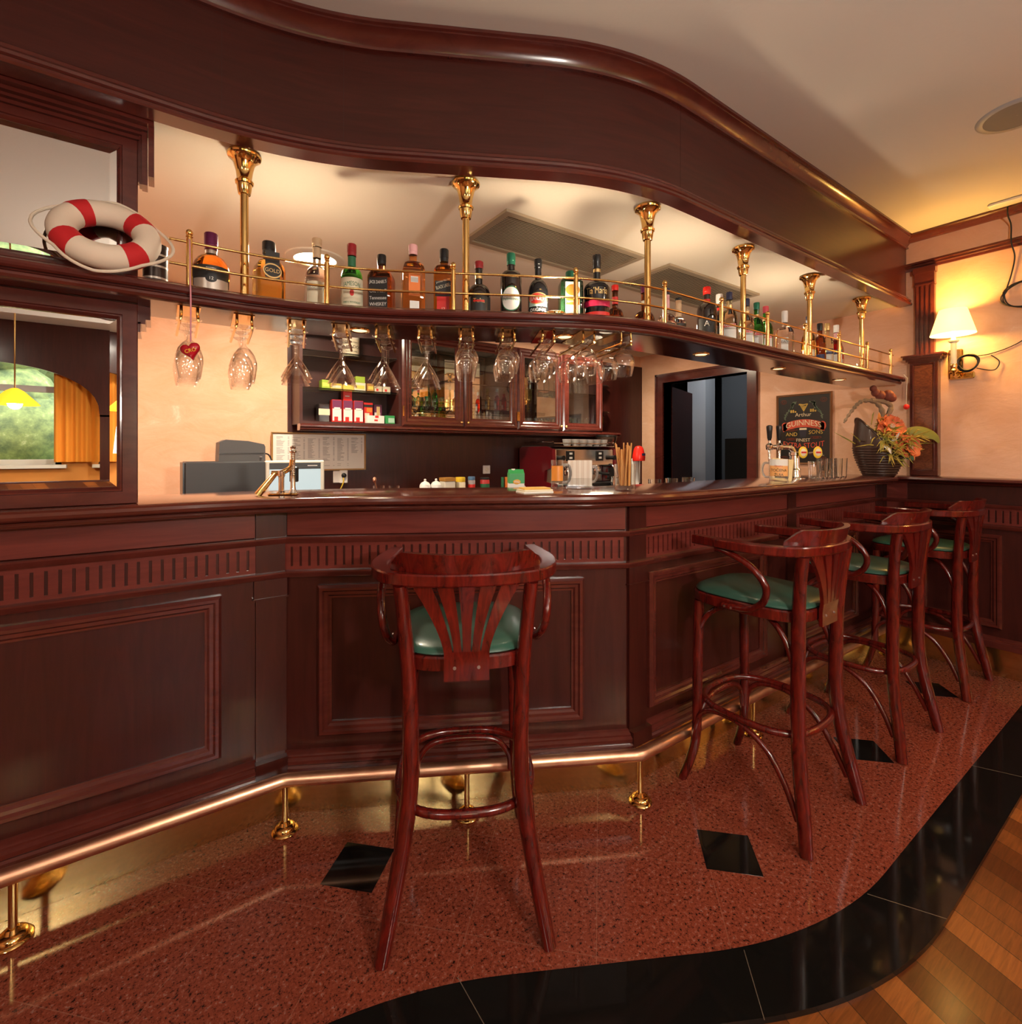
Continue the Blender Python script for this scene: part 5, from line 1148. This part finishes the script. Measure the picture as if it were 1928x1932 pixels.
for k in range(22):
    a = rnd.uniform(0, 2*pi); q = rnd.uniform(.2, 1); x0, y0 = .022*q*cos(a), .022*q*sin(a); tx, ty = .044*q*cos(a+rnd.uniform(-.4, .4)), .044*q*sin(a+rnd.uniform(-.4, .4))
    L = rnd.uniform(.145, .175)
    o = MB().tube([(x0, y0, .021), (x0*.5+tx*.5, y0*.5+ty*.5, .021+L*.5), (tx, ty, .021+L*.97)], [.0030, .0034, .0028], 7).build('breadstick', M_BREAD, loc=(1.497, 1.360, TZ))
    tag(o, 'thin golden breadstick standing in the cut glass tumbler', 'breadstick', 'breadsticks in the glass')
row('tumbler', ((lambda: tumbler(.034, .085))()), 'upturned low glass by the sink behind the counter in front of the doorway', 'glass', 'low glasses behind the counter', [(2.12, 1.72), (2.27, 1.73), (2.42, 1.73)], 1.07)
pd = [p for p in P_TOP if p[0] > 1.0 and p[0] < 3.6]+[(3.6, 1.20)]
ob = MB().sweep(pd, [(-.74, 1.02), (-.405, 1.02), (-.405, 1.0695), (-.74, 1.0695)]).build('drainer_ledge', M_STEEL); tag(ob, 'low steel drainer ledge behind the right half of the counter', 'ledge')
MB().sweep(pd, [(-.73, ZP+.001), (-.42, ZP+.001), (-.42, 1.02), (-.73, 1.02)]).build('cupboard_body', M_WIN, ob)
# beer tap
t = thing('beer_tap', 'chrome beer tap with two black handles and yellow oval badges', 'beer tap', (2.93, 1.46, TZ), RAD(-38))
MB().lathe([(.055, .0003), (.055, .006), (.034, .012), (.030, .05), (.033, .052), (.028, .058), (.026, .13), (.030, .134), (.030, .15)], 26).build('column', M_CHROME, t, loc=(.06, 0, 0))
MB().tube(spline([(.06, 0, .13), (.05, 0, .165), (.02, 0, .180), (-.085, -.01, .180)], 6), .014, 14).build('arm', M_CHROME, t)
for k, x in enumerate((-.085, -.030)):
    h = MB().lathe([(.016, -.018), (.020, -.008), (.020, .008), (.012, .018), (.007, .022), (.007, .038)], 16).build('faucet', M_CHROME, t, loc=(x, -.012, .182))
    MB().lathe([(.008, .036), (.012, .050), (.0165, .105), (.0165, .118), (.008, .124)], 16).build('handle', M_BLACK, h)
    MB().tube([(0, 0, -.015), (-.006, -.012, -.06), (-.006, -.014, -.09)], [.008, .0065, .006], 10).build('spout', M_CHROME, h)
for k, x in enumerate((.085, .165)):
    b = MB(); b.sphere((0, 0, 0), .034, 20, 10, 0, (.74, .22, 1)); o = b.build('badge', M_YELLOW, t, loc=(x, -.045, .150))
    m_ = MB(); m_.sphere((0, -.0052, 0), .022, 18, 8, 0, (.74, .22, 1)); m_.build('badge_centre', L_CREAM, o)
    m_ = MB().box(-.014, .014, -.0108, -.0098, -.005, .005); m_.build('badge_stripe', M_REDP, o)
    MB().tube([(0, .0, 0), (-.02, .05, -.005)], .007, 8).build('badge_stem', M_CHROME, o)
t = thing('coaster_card', 'pale yellow printed card standing behind the beer mug', 'card', (2.70, 1.36, TZ), RAD(-58)); c = MB().cbox(-.05, .05, -.0015, .0015, 0, .118, .001).build('card', mat('card_yellow', (.80, .60, .28), .6), t); c.rotation_euler = (RAD(-8), RAD(6), 0); MB().box(-.03, .03, -.0022, -.0014, .012, .03).build('printed_strip', M_INK, c)
tag(tumbler(.036, .10).build('tumbler', M_GLASS, loc=(2.99, 1.318, TZ)), 'patterned tumbler on the countertop right of the beer mug', 'glass')
row('tumbler', tumbler(.032, .115), 'clear tall tumbler in the row left of the flower basket', 'glass', 'tumblers beside the flower basket', [(3.14, 1.345), (3.22, 1.335), (3.31, 1.34), (3.40, 1.35)], TZ)
# ------------------------------------------------------------ basket of silk flowers
t = thing('flower_basket', 'dark woven basket with one high curved side on the corner of the countertop', 'basket', (3.79, 1.287, TZ))
M_WICK = mat('dark_wicker', (.040, .016, .010), .4, coat=.4)
m_ = MB(); n = 44
def rim(a):     # the side towards the left and back rises
    q = .5+.5*cos(a-RAD(128)); return .135+.235*max(0, q)**1.7
rows = 15
for j in range(rows+1):
    v = j/rows
    for i in range(n):
        a = 2*pi*i/n; H = rim(a); z = H*v; r = .085+.055*sin(min(1, z/.20)*pi/2)-.020*max(0, (z-.20)/.2)**1.2+(.002 if (i+j) % 2 else 0)
        m_.v.append((r*cos(a), r*sin(a), .0006+z))
for j in range(rows):
    for i in range(n): k = (i+1) % n; m_.f.append((j*n+i, j*n+k, j*n+n+k, j*n+n+i)); m_.m.append(0)
m_.f.append(tuple(range(n-1, -1, -1))); m_.m.append(0)
w = m_.build('woven_side', M_WICK, t, ang=10, recalc=False)
for j in range(1, 12):
    z = .016*j; r = .085+.055*sin(min(1, z/.20)*pi/2)+.001
    MB().torus((0, 0, .0006+z), r, .0055, 40, 6).build('wicker_strand', M_WICK, t)
rp_ = [((.085+.055*sin(min(1, rim(a)/.20)*pi/2)-.020*max(0, (rim(a)-.20)/.2)**1.2)*cos(a), (.085+.055*sin(min(1, rim(a)/.20)*pi/2)-.020*max(0, (rim(a)-.20)/.2)**1.2)*sin(a), rim(a)) for a in [2*pi*i/n for i in range(n)]]
MB().tube(rp_, .007, 8, closed=True).build('rim', M_WICK, t)
def petalflower(name, lb, c, R, col, nrm, npet=7):
    t = thing(name, lb, 'flower', c, 0, None)
    q = Vector((0, 0, 1)).rotation_difference(Vector(nrm).normalized()); t.rotation_euler = q.to_euler()
    for ring, (rr, tilt, k0) in enumerate(((R, 20, 0), (R*.72, 48, .5))):
        for k in range(npet):
            a = 2*pi*(k+k0)/npet; m_ = MB(); vs = []
            for i in range(7):
                u = i/6; l = rr*u; wd = rr*.52*sin(pi*min(1, .12+u*.86))**.8; zz = l*math.tan(RAD(tilt))*(1-.5*u)+.004*ring+.006*sin(u*9+k)
                for j in (-1, -.5, 0, .5, 1): vs.append((l*cos(a)-wd*j*sin(a), l*sin(a)+wd*j*cos(a), zz+.014*abs(j)**2*u+.003*sin(j*6+k)))
            fs = [(i*5+j, i*5+j+1, i*5+j+6, i*5+j+5) for i in range(6) for j in range(4)]
            m_.add(vs, fs); m_.build('petal', col, t, ang=80)
    m_ = MB(); rn = random.Random(9)
    for k in range(10):
        a = 2*pi*k/10; m_.tube([(0, 0, .005), (R*.16*cos(a), R*.16*sin(a), R*.45)], [.0015, .002], 5)
    m_.build('stamens', M_CREAM, t)
    return t
M_PET = mat('coral_petal', (.72, .17, .05), .6)
ln(M_PET, ramp(M_PET, noise(M_PET, 26, 3), [(.3, (.60, .10, .035)), (.7, (.82, .27, .10))]), P(M_PET).inputs['Base Color'])
petalflower('silk_flower', 'upper large coral silk flower in the dark basket', (3.735, 1.215, 1.445), .088, M_PET, (-.55, -.75, .45))
petalflower('silk_flower', 'lower right coral silk flower drooping over the basket rim', (3.79, 1.145, 1.325), .085, M_PET, (-.30, -.9, .15))
petalflower('silk_flower', 'small coral silk flower between the two large ones', (3.745, 1.190, 1.375), .050, M_PET, (-.5, -.8, .1), 6)
M_LEAF = mat('olive_leaf', (.17, .18, .03), .55); M_LEAF2 = mat('dark_leaf', (.03, .10, .05), .5); M_STRAW = mat('straw_grass', (.50, .34, .06), .7); ln(M_STRAW, ramp(M_STRAW, noise(M_STRAW, 14, 2), [(.38, (.18, .20, .03)), (.6, (.58, .42, .08))]), P(M_STRAW).inputs['Base Color']); M_LEAF3 = mat('autumn_leaf', (.35, .12, .05), .6); M_LEAF4 = mat('silver_leaf', (.55, .55, .50), .5)
def leaf(name, lb, pts, wd, mm, grp=None):
    p = spline(pts, 6); n = len(p); vs = []
    for i, q in enumerate(p):
        u = i/(n-1); w_ = wd*sin(pi*min(.999, .06+.94*u))**.9; d = (p[min(i+1, n-1)]-p[max(i-1, 0)]).normalized(); s = d.cross(Vector((-.5, -.8, .3))).normalized(); up_ = s.cross(d)
        for j in (-1, 0, 1): vs.append(q+s*(w_*j)-up_*(.25*w_*abs(j)))
    m_ = MB(); m_.add(vs, [(i*3+j, i*3+j+1, i*3+j+4, i*3+j+3) for i in range(n-1) for j in range(2)])
    o = m_.build(name, mm, ang=80); tag(o, lb, 'leaf', grp); return o
leaf('broad_leaf', 'broad olive leaf arching out at the right of the basket', [(3.76, 1.20, 1.40), (3.84, 1.10, 1.43), (3.905, 1.035, 1.40), (3.92, 1.015, 1.35)], .034, M_LEAF)
leaf('broad_leaf', 'dark green leaf under the drooping coral flower', [(3.73, 1.21, 1.36), (3.76, 1.14, 1.30), (3.79, 1.10, 1.245)], .035, M_LEAF2)
leaf('broad_leaf', 'silvery leaf beside the coral flowers', [(3.70, 1.22, 1.33), (3.70, 1.175, 1.37), (3.71, 1.15, 1.42)], .011, M_LEAF4)
leaf('broad_leaf', 'brown dried leaf lying over the front rim of the basket', [(3.69, 1.23, 1.36), (3.70, 1.165, 1.33), (3.71, 1.145, 1.275)], .018, M_LEAF3)
leaf('white_tag', 'white folded tag on the basket rim', [(3.665, 1.24, 1.35), (3.655, 1.19, 1.32), (3.65, 1.175, 1.285)], .012, M_PAPER)
leaf('orange_leaf', 'orange leaf curling up at the top of the basket', [(3.72, 1.26, 1.45), (3.70, 1.25, 1.50), (3.68, 1.25, 1.545)], .016, mat('orange_leaf', (.65, .25, .05), .6))
m_ = MB(); rnd = random.Random(11)
for cx_, cy_, cz_, n_ in ((-.085, -.055, .235, 90), (-.065, -.085, .150, 80), (.02, -.13, .215, 60), (-.03, -.04, .30, 40)):
    for k in range(n_):
        d = Vector((rnd.gauss(-.25, .6), rnd.gauss(-.55, .5), rnd.gauss(.25, .6))).normalized(); L = rnd.uniform(.05, .115); b = Vector((cx_, cy_, cz_))+Vector((rnd.gauss(0, .022), rnd.gauss(0, .022), rnd.gauss(0, .02))); c1 = b+d*L*.6; c2 = b+d*L+Vector((0, 0, -.025))
        if c2.x < .16: m_.tube([b, c1, c2], [.0026, .0036, .0008], 4)
for k in range(90):
    a = rnd.uniform(0, 2*pi); e = rnd.uniform(.0, 1.25); L = rnd.uniform(.10, .24); b = Vector((rnd.uniform(-.06, .08), rnd.uniform(-.09, .05), rnd.uniform(.10, .19)))
    d = Vector((cos(a)*cos(e)+.25, sin(a)*cos(e)-.45, sin(e))).normalized(); c1 = b+d*L*.55; c2 = b+d*L+Vector((0, 0, -.03*rnd.random()))
    if (b+Vector((3.78, 1.287, 0))+d*L).x > 3.95: continue
    m_.tube([b, c1, c2], [.0030, .0042, .0008], 4)
o = m_.build('dried_grass', M_STRAW, loc=(3.78, 1.287, TZ)); tag(o, 'tuft of yellow green dried grass filling the flower basket', 'dried grass', kind='stuff')
dw = thing('driftwood', 'twisted grey driftwood branch with brown knots rising from the basket', 'driftwood', (0, 0, 0))
M_DRIFT = mat('driftwood_grey', (.24, .16, .10), .85); bump(M_DRIFT, noise(M_DRIFT, 40, 5, .6, (1, 1, .3)), .6, .01)
M_KNOT = mat('brown_knot', (.20, .05, .03), .7); bump(M_KNOT, noise(M_KNOT, 40, 4), .6, .01)
MB().tube(spline([(3.76, 1.26, 1.36), (3.75, 1.245, 1.475), (3.735, 1.252, 1.56), (3.700, 1.275, 1.612), (3.644, 1.317, 1.622), (3.610, 1.340, 1.600), (3.589, 1.355, 1.570), (3.561, 1.374, 1.527), (3.539, 1.389, 1.483)], 6), [.0165+.003*sin(k*1.7)-.00020*k for k in range(49)], 9).build('branch', M_DRIFT, dw)
MB().tube(spline([(3.68, 1.29, 1.622), (3.73, 1.25, 1.618), (3.775, 1.22, 1.59), (3.765, 1.225, 1.54), (3.74, 1.25, 1.49)], 6), [.016, .015, .015, .013, .013]*5, 9).build('fork', M_DRIFT, dw)
m_ = MB()
for x, y, z, r in ((3.688, 1.282, 1.698, .020), (3.702, 1.275, 1.672, .024), (3.728, 1.258, 1.655, .029), (3.765, 1.228, 1.655, .033), (3.785, 1.215, 1.640, .026)): m_.sphere((x, y, z), r, 12, 8, 0, (1, 1, 1.05))
m_.build('knots', M_KNOT, dw)
# ------------------------------------------------------------ poster
ps = thing('poster', 'black framed stout advertisement with red and cream lettering on the peach wall', 'poster', (XW, 1.859, 1.472))
pw_, ph_ = .405, .545
m_ = MB(); panel_frame(m_, -pw_/2, pw_/2, -ph_/2, ph_/2, lambda s, h, z: (-h-.001, -s, z), .020, .016); m_.build('frame', mat('gilt_brown_frame', (.20, .075, .02), .35, coat=.5), ps)
MB().box(-.006, -.0005, -pw_/2+.015, pw_/2-.015, -ph_/2+.015, ph_/2-.015).build('board', mat('poster_black', (.012, .011, .010), .3), ps)
PXX = -.0068
def pf(x0, z0, arc=0, k=0): return lambda u, v: (PXX-.0004*k, -(x0+u), z0+v-arc*(u)*(u))
def ptext(s, size, z, mm, x0=0, arc=0, sq=1, k=2, nm='lettering'): MB().text(s, size, pf(x0, z, arc, k), 0, sq).build(nm, mm, ps, recalc=False)
P_RED = mat('poster_red', (.62, .075, .03), .5); P_CREAM = mat('poster_cream', (.80, .66, .42), .5); P_GOLD = mat('poster_gold', (.60, .38, .06), .5); P_GREEN = mat('poster_green', (.14, .19, .12), .6); P_RUST = mat('poster_rust', (.28, .05, .015), .6)
ptext('Arthur', .042, .110, P_CREAM)
m_ = MB()   # red ribbon behind the name
N = 20; rb = [(-.150+.300*i/N) for i in range(N+1)]
m_.add([pf(0, 0, 0, 1)(u, .045+.030*s-1.5*u*u) for s in (-1, 1) for u in rb], [(i, i+1, N+2+i, N+1+i) for i in range(N)])
for s in (-1, 1): m_.add([pf(0, 0, 0, 1)(s*.138+.024*cos(a), .022+.034*sin(a)) for a in [2*pi*i/16 for i in range(16)]], [tuple(range(16))])
m_.build('ribbon', P_RED, ps, recalc=False)
ptext('GUINNESS', .058, .048, P_CREAM, 0, 1.5, .96, 3)
ptext('AND', .040, -.040, P_GOLD, -.085, -.4); ptext('SONS', .040, -.025, P_GOLD, .090, .8)
ptext('FINEST', .034, -.085, P_CREAM)
ptext('EXTRA STOUT', .056, -.128, P_RED, 0, -.7, .82)
ptext('ate.', .040, -.190, P_CREAM, .12)
m_ = MB()   # harp-like emblem: outline and strings
for i in range(7): m_.add([pf(0, 0, 0, 2)(u, v) for u, v in ((-.026+.008*i, .188-.002*i), (-.022+.008*i, .188-.002*i), (.004+.001*i, .138+.004*i), (.001+.001*i, .138+.004*i))], [(0, 1, 2, 3)])
m_.add([pf(0, 0, 0, 2)(u, v) for u, v in ((-.034, .186), (-.028, .196), (.0, .190), (.034, .194), (.036, .188), (.0, .182))], [(0, 1, 2, 3, 4, 5)])
m_.add([pf(0, 0, 0, 2)(u, v) for u, v in ((.028, .190), (.036, .190), (.006, .134), (.0, .136))], [(0, 1, 2, 3)])
m_.build('harp_emblem', P_GOLD, ps, recalc=False)
m_ = MB(); rnd = random.Random(21)
for s in (-1, 1):
    for i in range(26):
        u = i/25; cx_ = s*(.055+.075*u+.01*sin(u*9)); cz_ = .205-.115*u*u-.01*u; a = rnd.uniform(0, 6.28); r = rnd.uniform(.009, .016)
        m_.add([pf(0, 0, 0, 1)(cx_+r*cos(a+b)*q, cz_+r*sin(a+b)*q) for b, q in ((0, 1), (.9, .55), (pi, 1), (pi+.9, .55))], [(0, 1, 2, 3)])
m_.build('hop_wreath', P_GREEN, ps, recalc=False)
m_ = MB()
for s in (-1, 1):
    for i in range(5): a = i*1.3; m_.add([pf(0, 0, 0, 2)(s*.072+.016*(i % 3-1)+.007*cos(b), .135+.010*(i % 2)+.007*sin(b)) for b in [2*pi*j/8 for j in range(8)]], [tuple(range(8))])
m_.build('berries', P_GOLD, ps, recalc=False)
m_ = MB()
for sx, sz, w_, h_ in ((-.145, .215, .022, .016), (.145, .215, .022, .016), (-.085, -.005, .045, .008), (.09, .012, .045, .008), (-.085, -.075, .04, .008), (.09, -.065, .04, .008), (.135, -.225, .03, .016), (-.14, -.225, .03, .016)):
    for q in (0, .5): m_.tube([(PXX-.0006, -(sx+w_*(1-q)*cos(b)), sz+h_*(1-q)*sin(b)) for b in [2*pi*j/14 for j in range(14)]], .0011, 4, closed=True)
m_.build('scroll_ornaments', P_RUST, ps)
m_ = MB(); m_.add([pf(0, 0, 0, 3)(u, v) for u, v in ((-.020, -.062), (.020, -.062), (.028, -.008), (.026, .005), (-.026, .005), (-.028, -.008))], [tuple(range(6))], 0); m_.add([pf(0, 0, 0, 4)(u, v) for u, v in ((-.027, -.006), (.027, -.006), (.026, .008), (-.026, .008))], [(0, 1, 2, 3)], 1)
m_.build('stout_glass', [mat('stout_black', (.02, .02, .035), .3), P_CREAM], ps, recalc=False)
# ------------------------------------------------------------ wall lamp and cables on the right wall
def sconce(lb, y, e):
    t = thing('wall_lamp', lb, 'wall lamp', (XW, y, 0), 0, 'brass candle wall lamps')
    MB().cbox(-.020, 0, -.075, .045, 1.745, 1.785, .006).build('base_plate', M_BRASS, t); MB().cbox(-.014, 0, -.02, .05, 1.785, 1.93, .005).build('back_plate', M_BRASS, t)
    MB().tube(spline([(-.015, 0, 1.77), (-.06, .0, 1.755), (-.095, 0, 1.765), (-.11, 0, 1.785)], 5), .008, 10).build('arm', M_BRASS, t)
    MB().lathe([(.012, 1.775), (.020, 1.782), (.022, 1.79), (.014, 1.80), (.018, 1.815), (.016, 1.83)], 18).build('candle_cup', M_BRASS, t, loc=(-.11, 0, 0))
    MB().lathe([(.0145, 1.825), (.0145, 1.955), (.024, 1.962), (.026, 1.970), (.012, 1.974), (.010, 2.03)], 18).build('candle_sleeve', M_CREAM, t, loc=(-.11, 0, 0))
    sm = bpy.data.materials.get('lit_shade') or mat('lit_shade', (.85, .70, .40), .8, trans=.35, emit=(1, .66, .20), es=1.25)
    MB().lathe([(.108, 2.005), (.066, 2.155), (.065, 2.155), (.107, 2.005)], 36, caps=False).build('lamp_shade', sm, t, loc=(-.125, 0, 0))
    MB().sphere((-.125, 0, 2.085), .026, 14, 10, 0, (1, 1, 1.3)).build('bulb', bpy.data.materials.get('lit_bulb') or mat('lit_bulb', (1, .9, .7), .3, emit=(1, .78, .40), es=25), t)
    l = lamp('bulb_light', 'POINT', (-.125, 0, 2.118), e, (1, .52, .10), .03); l.parent = t
    l = lamp('bulb_light', 'POINT', (-.125, 0, 2.03), e*.45, (1, .55, .13), .03); l.parent = t
    return t
sconce('brass candle wall lamp with lit cream shade on the peach wall', .947, 13)
M_CABLE = mat('black_cable', (.012, .011, .012), .45)
def coil(cx_, cy_, cz_, r, n, seed, sq=1):
    rnd = random.Random(seed); pts = []
    for k in range(n*16):
        a = 2*pi*k/16; q = r*(1+.14*sin(k*.37+seed)+.06*sin(k*1.1)); pts.append((cx_-.006-.003*(k//16)+.002*sin(k), cy_+q*cos(a), cz_+q*sq*sin(a)))
    return pts
c = coil(XW-.022, .895, 1.835, .048, 6, 2); m_ = MB().tube(spline(c, 2), .0034, 6); m_.tube(spline([(XW-.03, .86, 1.80), (XW-.02, .80, 1.78), (XW-.012, .775, 1.79), (XW-.012, .765, 1.83), (XW-.012, .80, 1.87)], 5), .003, 6)
tag(m_.build('cable_coil', M_CABLE), 'small coil of black cable hung on the lit wall lamp', 'cable')
m_ = MB().tube(spline([(XW-.012, .88, 1.875), (XW-.008, .80, 1.88), (XW-.006, .70, 1.915), (XW-.006, .60, 1.98), (XW-.006, .45, 2.03), (XW-.006, .2, 2.06)], 7), .0028, 6)
tag(m_.build('cable', M_CABLE), 'thin cable running right from the wall lamp', 'cable')
c = coil(XW-.010, .665, 2.20, .095, 4, 5, .75); m_ = MB().tube(spline(c, 2), .0034, 6); m_.tube(spline([(XW-.095, .715, 2.69), (XW-.092, .714, 2.64), (XW-.03, .712, 2.60), (XW-.037, .71, 2.50), (XW-.012, .700, 2.42), (XW-.010, .715, 2.32), (XW-.012, .735, 2.24)], 8), .0038, 6)
tag(m_.build('cable_loop', M_CABLE), 'large loop of black cable hanging down from the ceiling box', 'cable')
t = thing('junction_box', 'small white cable box on the ceiling by the crown moulding', 'cable box', (XW-.16, .70, ZC)); MB().cbox(-.035, .035, -.08, .08, -.018, -.0005, .004).build('box', M_CREAM, t); MB().tube([(.036, .01, -.009), (.06, .013, -.009)], .006, 8).build('cable_gland', M_CABLE, t)
# ------------------------------------------------------------ the room behind the photographer (seen in the mirrors and panes)
M_CURT = mat('orange_curtain', (.80, .30, .03), .85, trans=0)
def curtain(lb, p0, p1, z0, z1, wv=9):
    m_ = MB(); n = 60; vs = []; d = Vector((p1[0]-p0[0], p1[1]-p0[1])); nn = Vector((-d.y, d.x)).normalized()
    for z in (z0, z1):
        for i in range(n+1):
            u = i/n; q = .02*sin(u*wv*2*pi); vs.append((p0[0]+d.x*u+nn.x*q, p0[1]+d.y*u+nn.y*q, z))
    m_.add(vs, [(i, i+1, n+2+i, n+1+i) for i in range(n)]); o = m_.build('curtain', M_CURT, ang=80, recalc=False); tag(o, lb, 'curtain', 'orange curtains by the windows'); return o
curtain('orange curtain between two windows seen in the lower mirror', (-1.0, YF+.12), (-.56, YF+.12), 1.18, 2.45, 5)
curtain('orange curtain at the far left windows behind the photographer', (-2.75, YF+.12), (-2.2, YF+.12), 1.18, 2.45, 5)
curtain('orange curtain right of the middle window behind the photographer', (.63, YF+.12), (1.0, YF+.12), 1.18, 2.45, 4)
curtain('orange curtain near the corner of the window wall', (2.25, YF+.12), (2.6, YF+.12), 1.18, 2.45, 4)
curtain('orange curtain on the right wall behind the bar stools', (XW-.08, -1.15), (XW-.08, -1.75), 1.15, 2.40, 6)
curtain('orange curtain on the right wall nearest the windows', (XW-.08, -2.3), (XW-.08, -2.9), 1.15, 2.40, 6)
sconce('second brass candle wall lamp farther along the right wall', -.55, 10)
sconce('third brass candle wall lamp between the curtains', -2.02, 10)
ar = thing('wooden_arcade', 'dark wooden arcade framing the windows behind the photographer', 'arcade', (0, 0, 0))
m_ = MB(); y0, y1 = YF+.28, YF+.34; bays = [(-2.42, -.58), (-.46, 1.38)]
m_.box(XL+.02, -2.42, y0, y1, ZP+.001, ZC-.002); m_.box(-.58, -.46, y0, y1, ZP+.001, 1.72); m_.box(1.38, 1.50, y0, y1, ZP+.001, 1.72)
for a, b in bays:
    n = 20; cx_ = (a+b)/2; hw = (b-a)/2; pts = [(cx_+hw*cos(pi-pi*i/n), 1.70+.55*sin(pi*i/n)**.8) for i in range(n+1)]
    for i in range(n):
        (xa, za), (xb, zb_) = pts[i], pts[i+1]
        m_.add([(xa, y, z) for y in (y0, y1) for z in (za, ZC-.002)]+[(xb, y, z) for y in (y0, y1) for z in (zb_, ZC-.002)], [(0, 1, 5, 4), (2, 6, 7, 3), (0, 4, 6, 2)])
m_.box(-.58, -.46, y0, y1, 1.70, ZC-.002); m_.box(1.38, 1.50, y0, y1, 1.70, ZC-.002)
m_.build('arched_boards', M_WV, ar)
b = thing('bench', 'dark wooden bench under the windows behind the photographer', 'bench', (0, 0, 0)); MB().cbox(-2.3, .6, YF+.42, YF+.48, .45, .98, .004).build('backrest', M_WIN, b); MB().cbox(-2.3, .6, YF+.48, YF+.95, .40, .46, .01).build('seat', M_WIN, b)
for x in (-2.2, -.85, .5): MB().box(x-.04, x+.04, YF+.42, YF+.90, ZP+.0005, .40).build('leg', M_WIN, b)
def pendant(lb, x, y, z, r, e):
    t = thing('pendant_lamp', lb, 'pendant lamp', (x, y, 0), 0, 'yellow pendant lamps by the windows')
    MB().tube([(0, 0, z+.10), (0, 0, ZC-.001)], .006, 8).build('cord', M_BRASS, t)
    MB().lathe([(r, z-.04), (r*.92, z-.02), (r*.35, z+.085), (.02, z+.11), (.018, z+.11), (r*.33, z+.083), (r*.90, z-.022), (r*.985, z-.04)], 32, caps=False).build('lamp_shade', bpy.data.materials.get('yellow_shade') or mat('yellow_shade', (.85, .50, .02), .6, emit=(1, .55, .02), es=.7), t)
    l = lamp('pendant_light', 'POINT', (0, 0, z-.03), e, (1, .78, .45), .05); l.parent = t
pendant('yellow pendant lamp seen in the lower mirror', -1.08, -2.5, 1.76, .17, 14)
pendant('added second yellow pendant lamp near the middle window', .75, -2.7, 1.76, .17, 14)  # unseen pendant, added to help light the room
pendant('added third yellow pendant lamp near the right windows', 2.5, -2.6, 1.76, .17, 14)  # likewise an unseen, added light source
# garden outside the windows
M_GRASS = mat('garden_grass', (.12, .22, .05), .9); g = MB().box(-14, 14, -20, YF-.2, -.35, -.3).build('ground_outside', M_GRASS); struct(g, 'lawn outside the windows')
M_FOL = mat('garden_foliage', (.06, .16, .04), .8); ln(M_FOL, ramp(M_FOL, noise(M_FOL, 5, 6, .7), [(.35, (.045, .07, .025)), (.6, (.15, .19, .06)), (.75, (.36, .40, .20))]), P(M_FOL).inputs['Base Color'])
M_BARK = mat('pale_bark', (.55, .48, .38), .9); rnd = random.Random(4)
for k, (x, y, r, lean, lb) in enumerate(((-1.75, -7.2, 1.5, .5, 'pale leaning tree outside the mirrored window'), (-6.5, -9, 2.0, 0, 'tree outside at the far left windows'), (2.2, -8.4, 1.7, .1, 'tree outside the middle windows'), (7.0, -10, 2.1, -.1, 'tree outside the right windows'), (-.3, -14.5, 2.4, 0, 'tall tree farther back in the garden'))):
    t = thing('garden_tree', lb, 'tree', (x, y, -.3), 0, None)
    MB().tube([(lean, 0, 0), (lean*.4, 0, 1.6), (0, 0, 3.4)], [.20, .16, .10], 10).build('trunk', M_BARK, t)
    m_ = MB()
    for q in range(16): a = rnd.uniform(0, 6.28); m_.sphere((r*.75*cos(a)*rnd.random(), r*.6*sin(a), 2.2+rnd.uniform(-.9, 1.8)), r*rnd.uniform(.3, .5), 10, 7)
    m_.build('crown', M_FOL, t)
for k, (x, lb) in enumerate(((-3.4, 'left'), (-.4, 'middle'), (2.6, 'right'))):
    m_ = MB()
    for q in range(9): m_.sphere((x+rnd.uniform(-.9, .9), -5.2+rnd.uniform(-.15, .15), .3+rnd.uniform(-.2, .7)), rnd.uniform(.28, .42), 10, 7)
    tag(m_.build('garden_shrub', M_FOL), lb+' clipped shrub outside the windows', 'shrub')
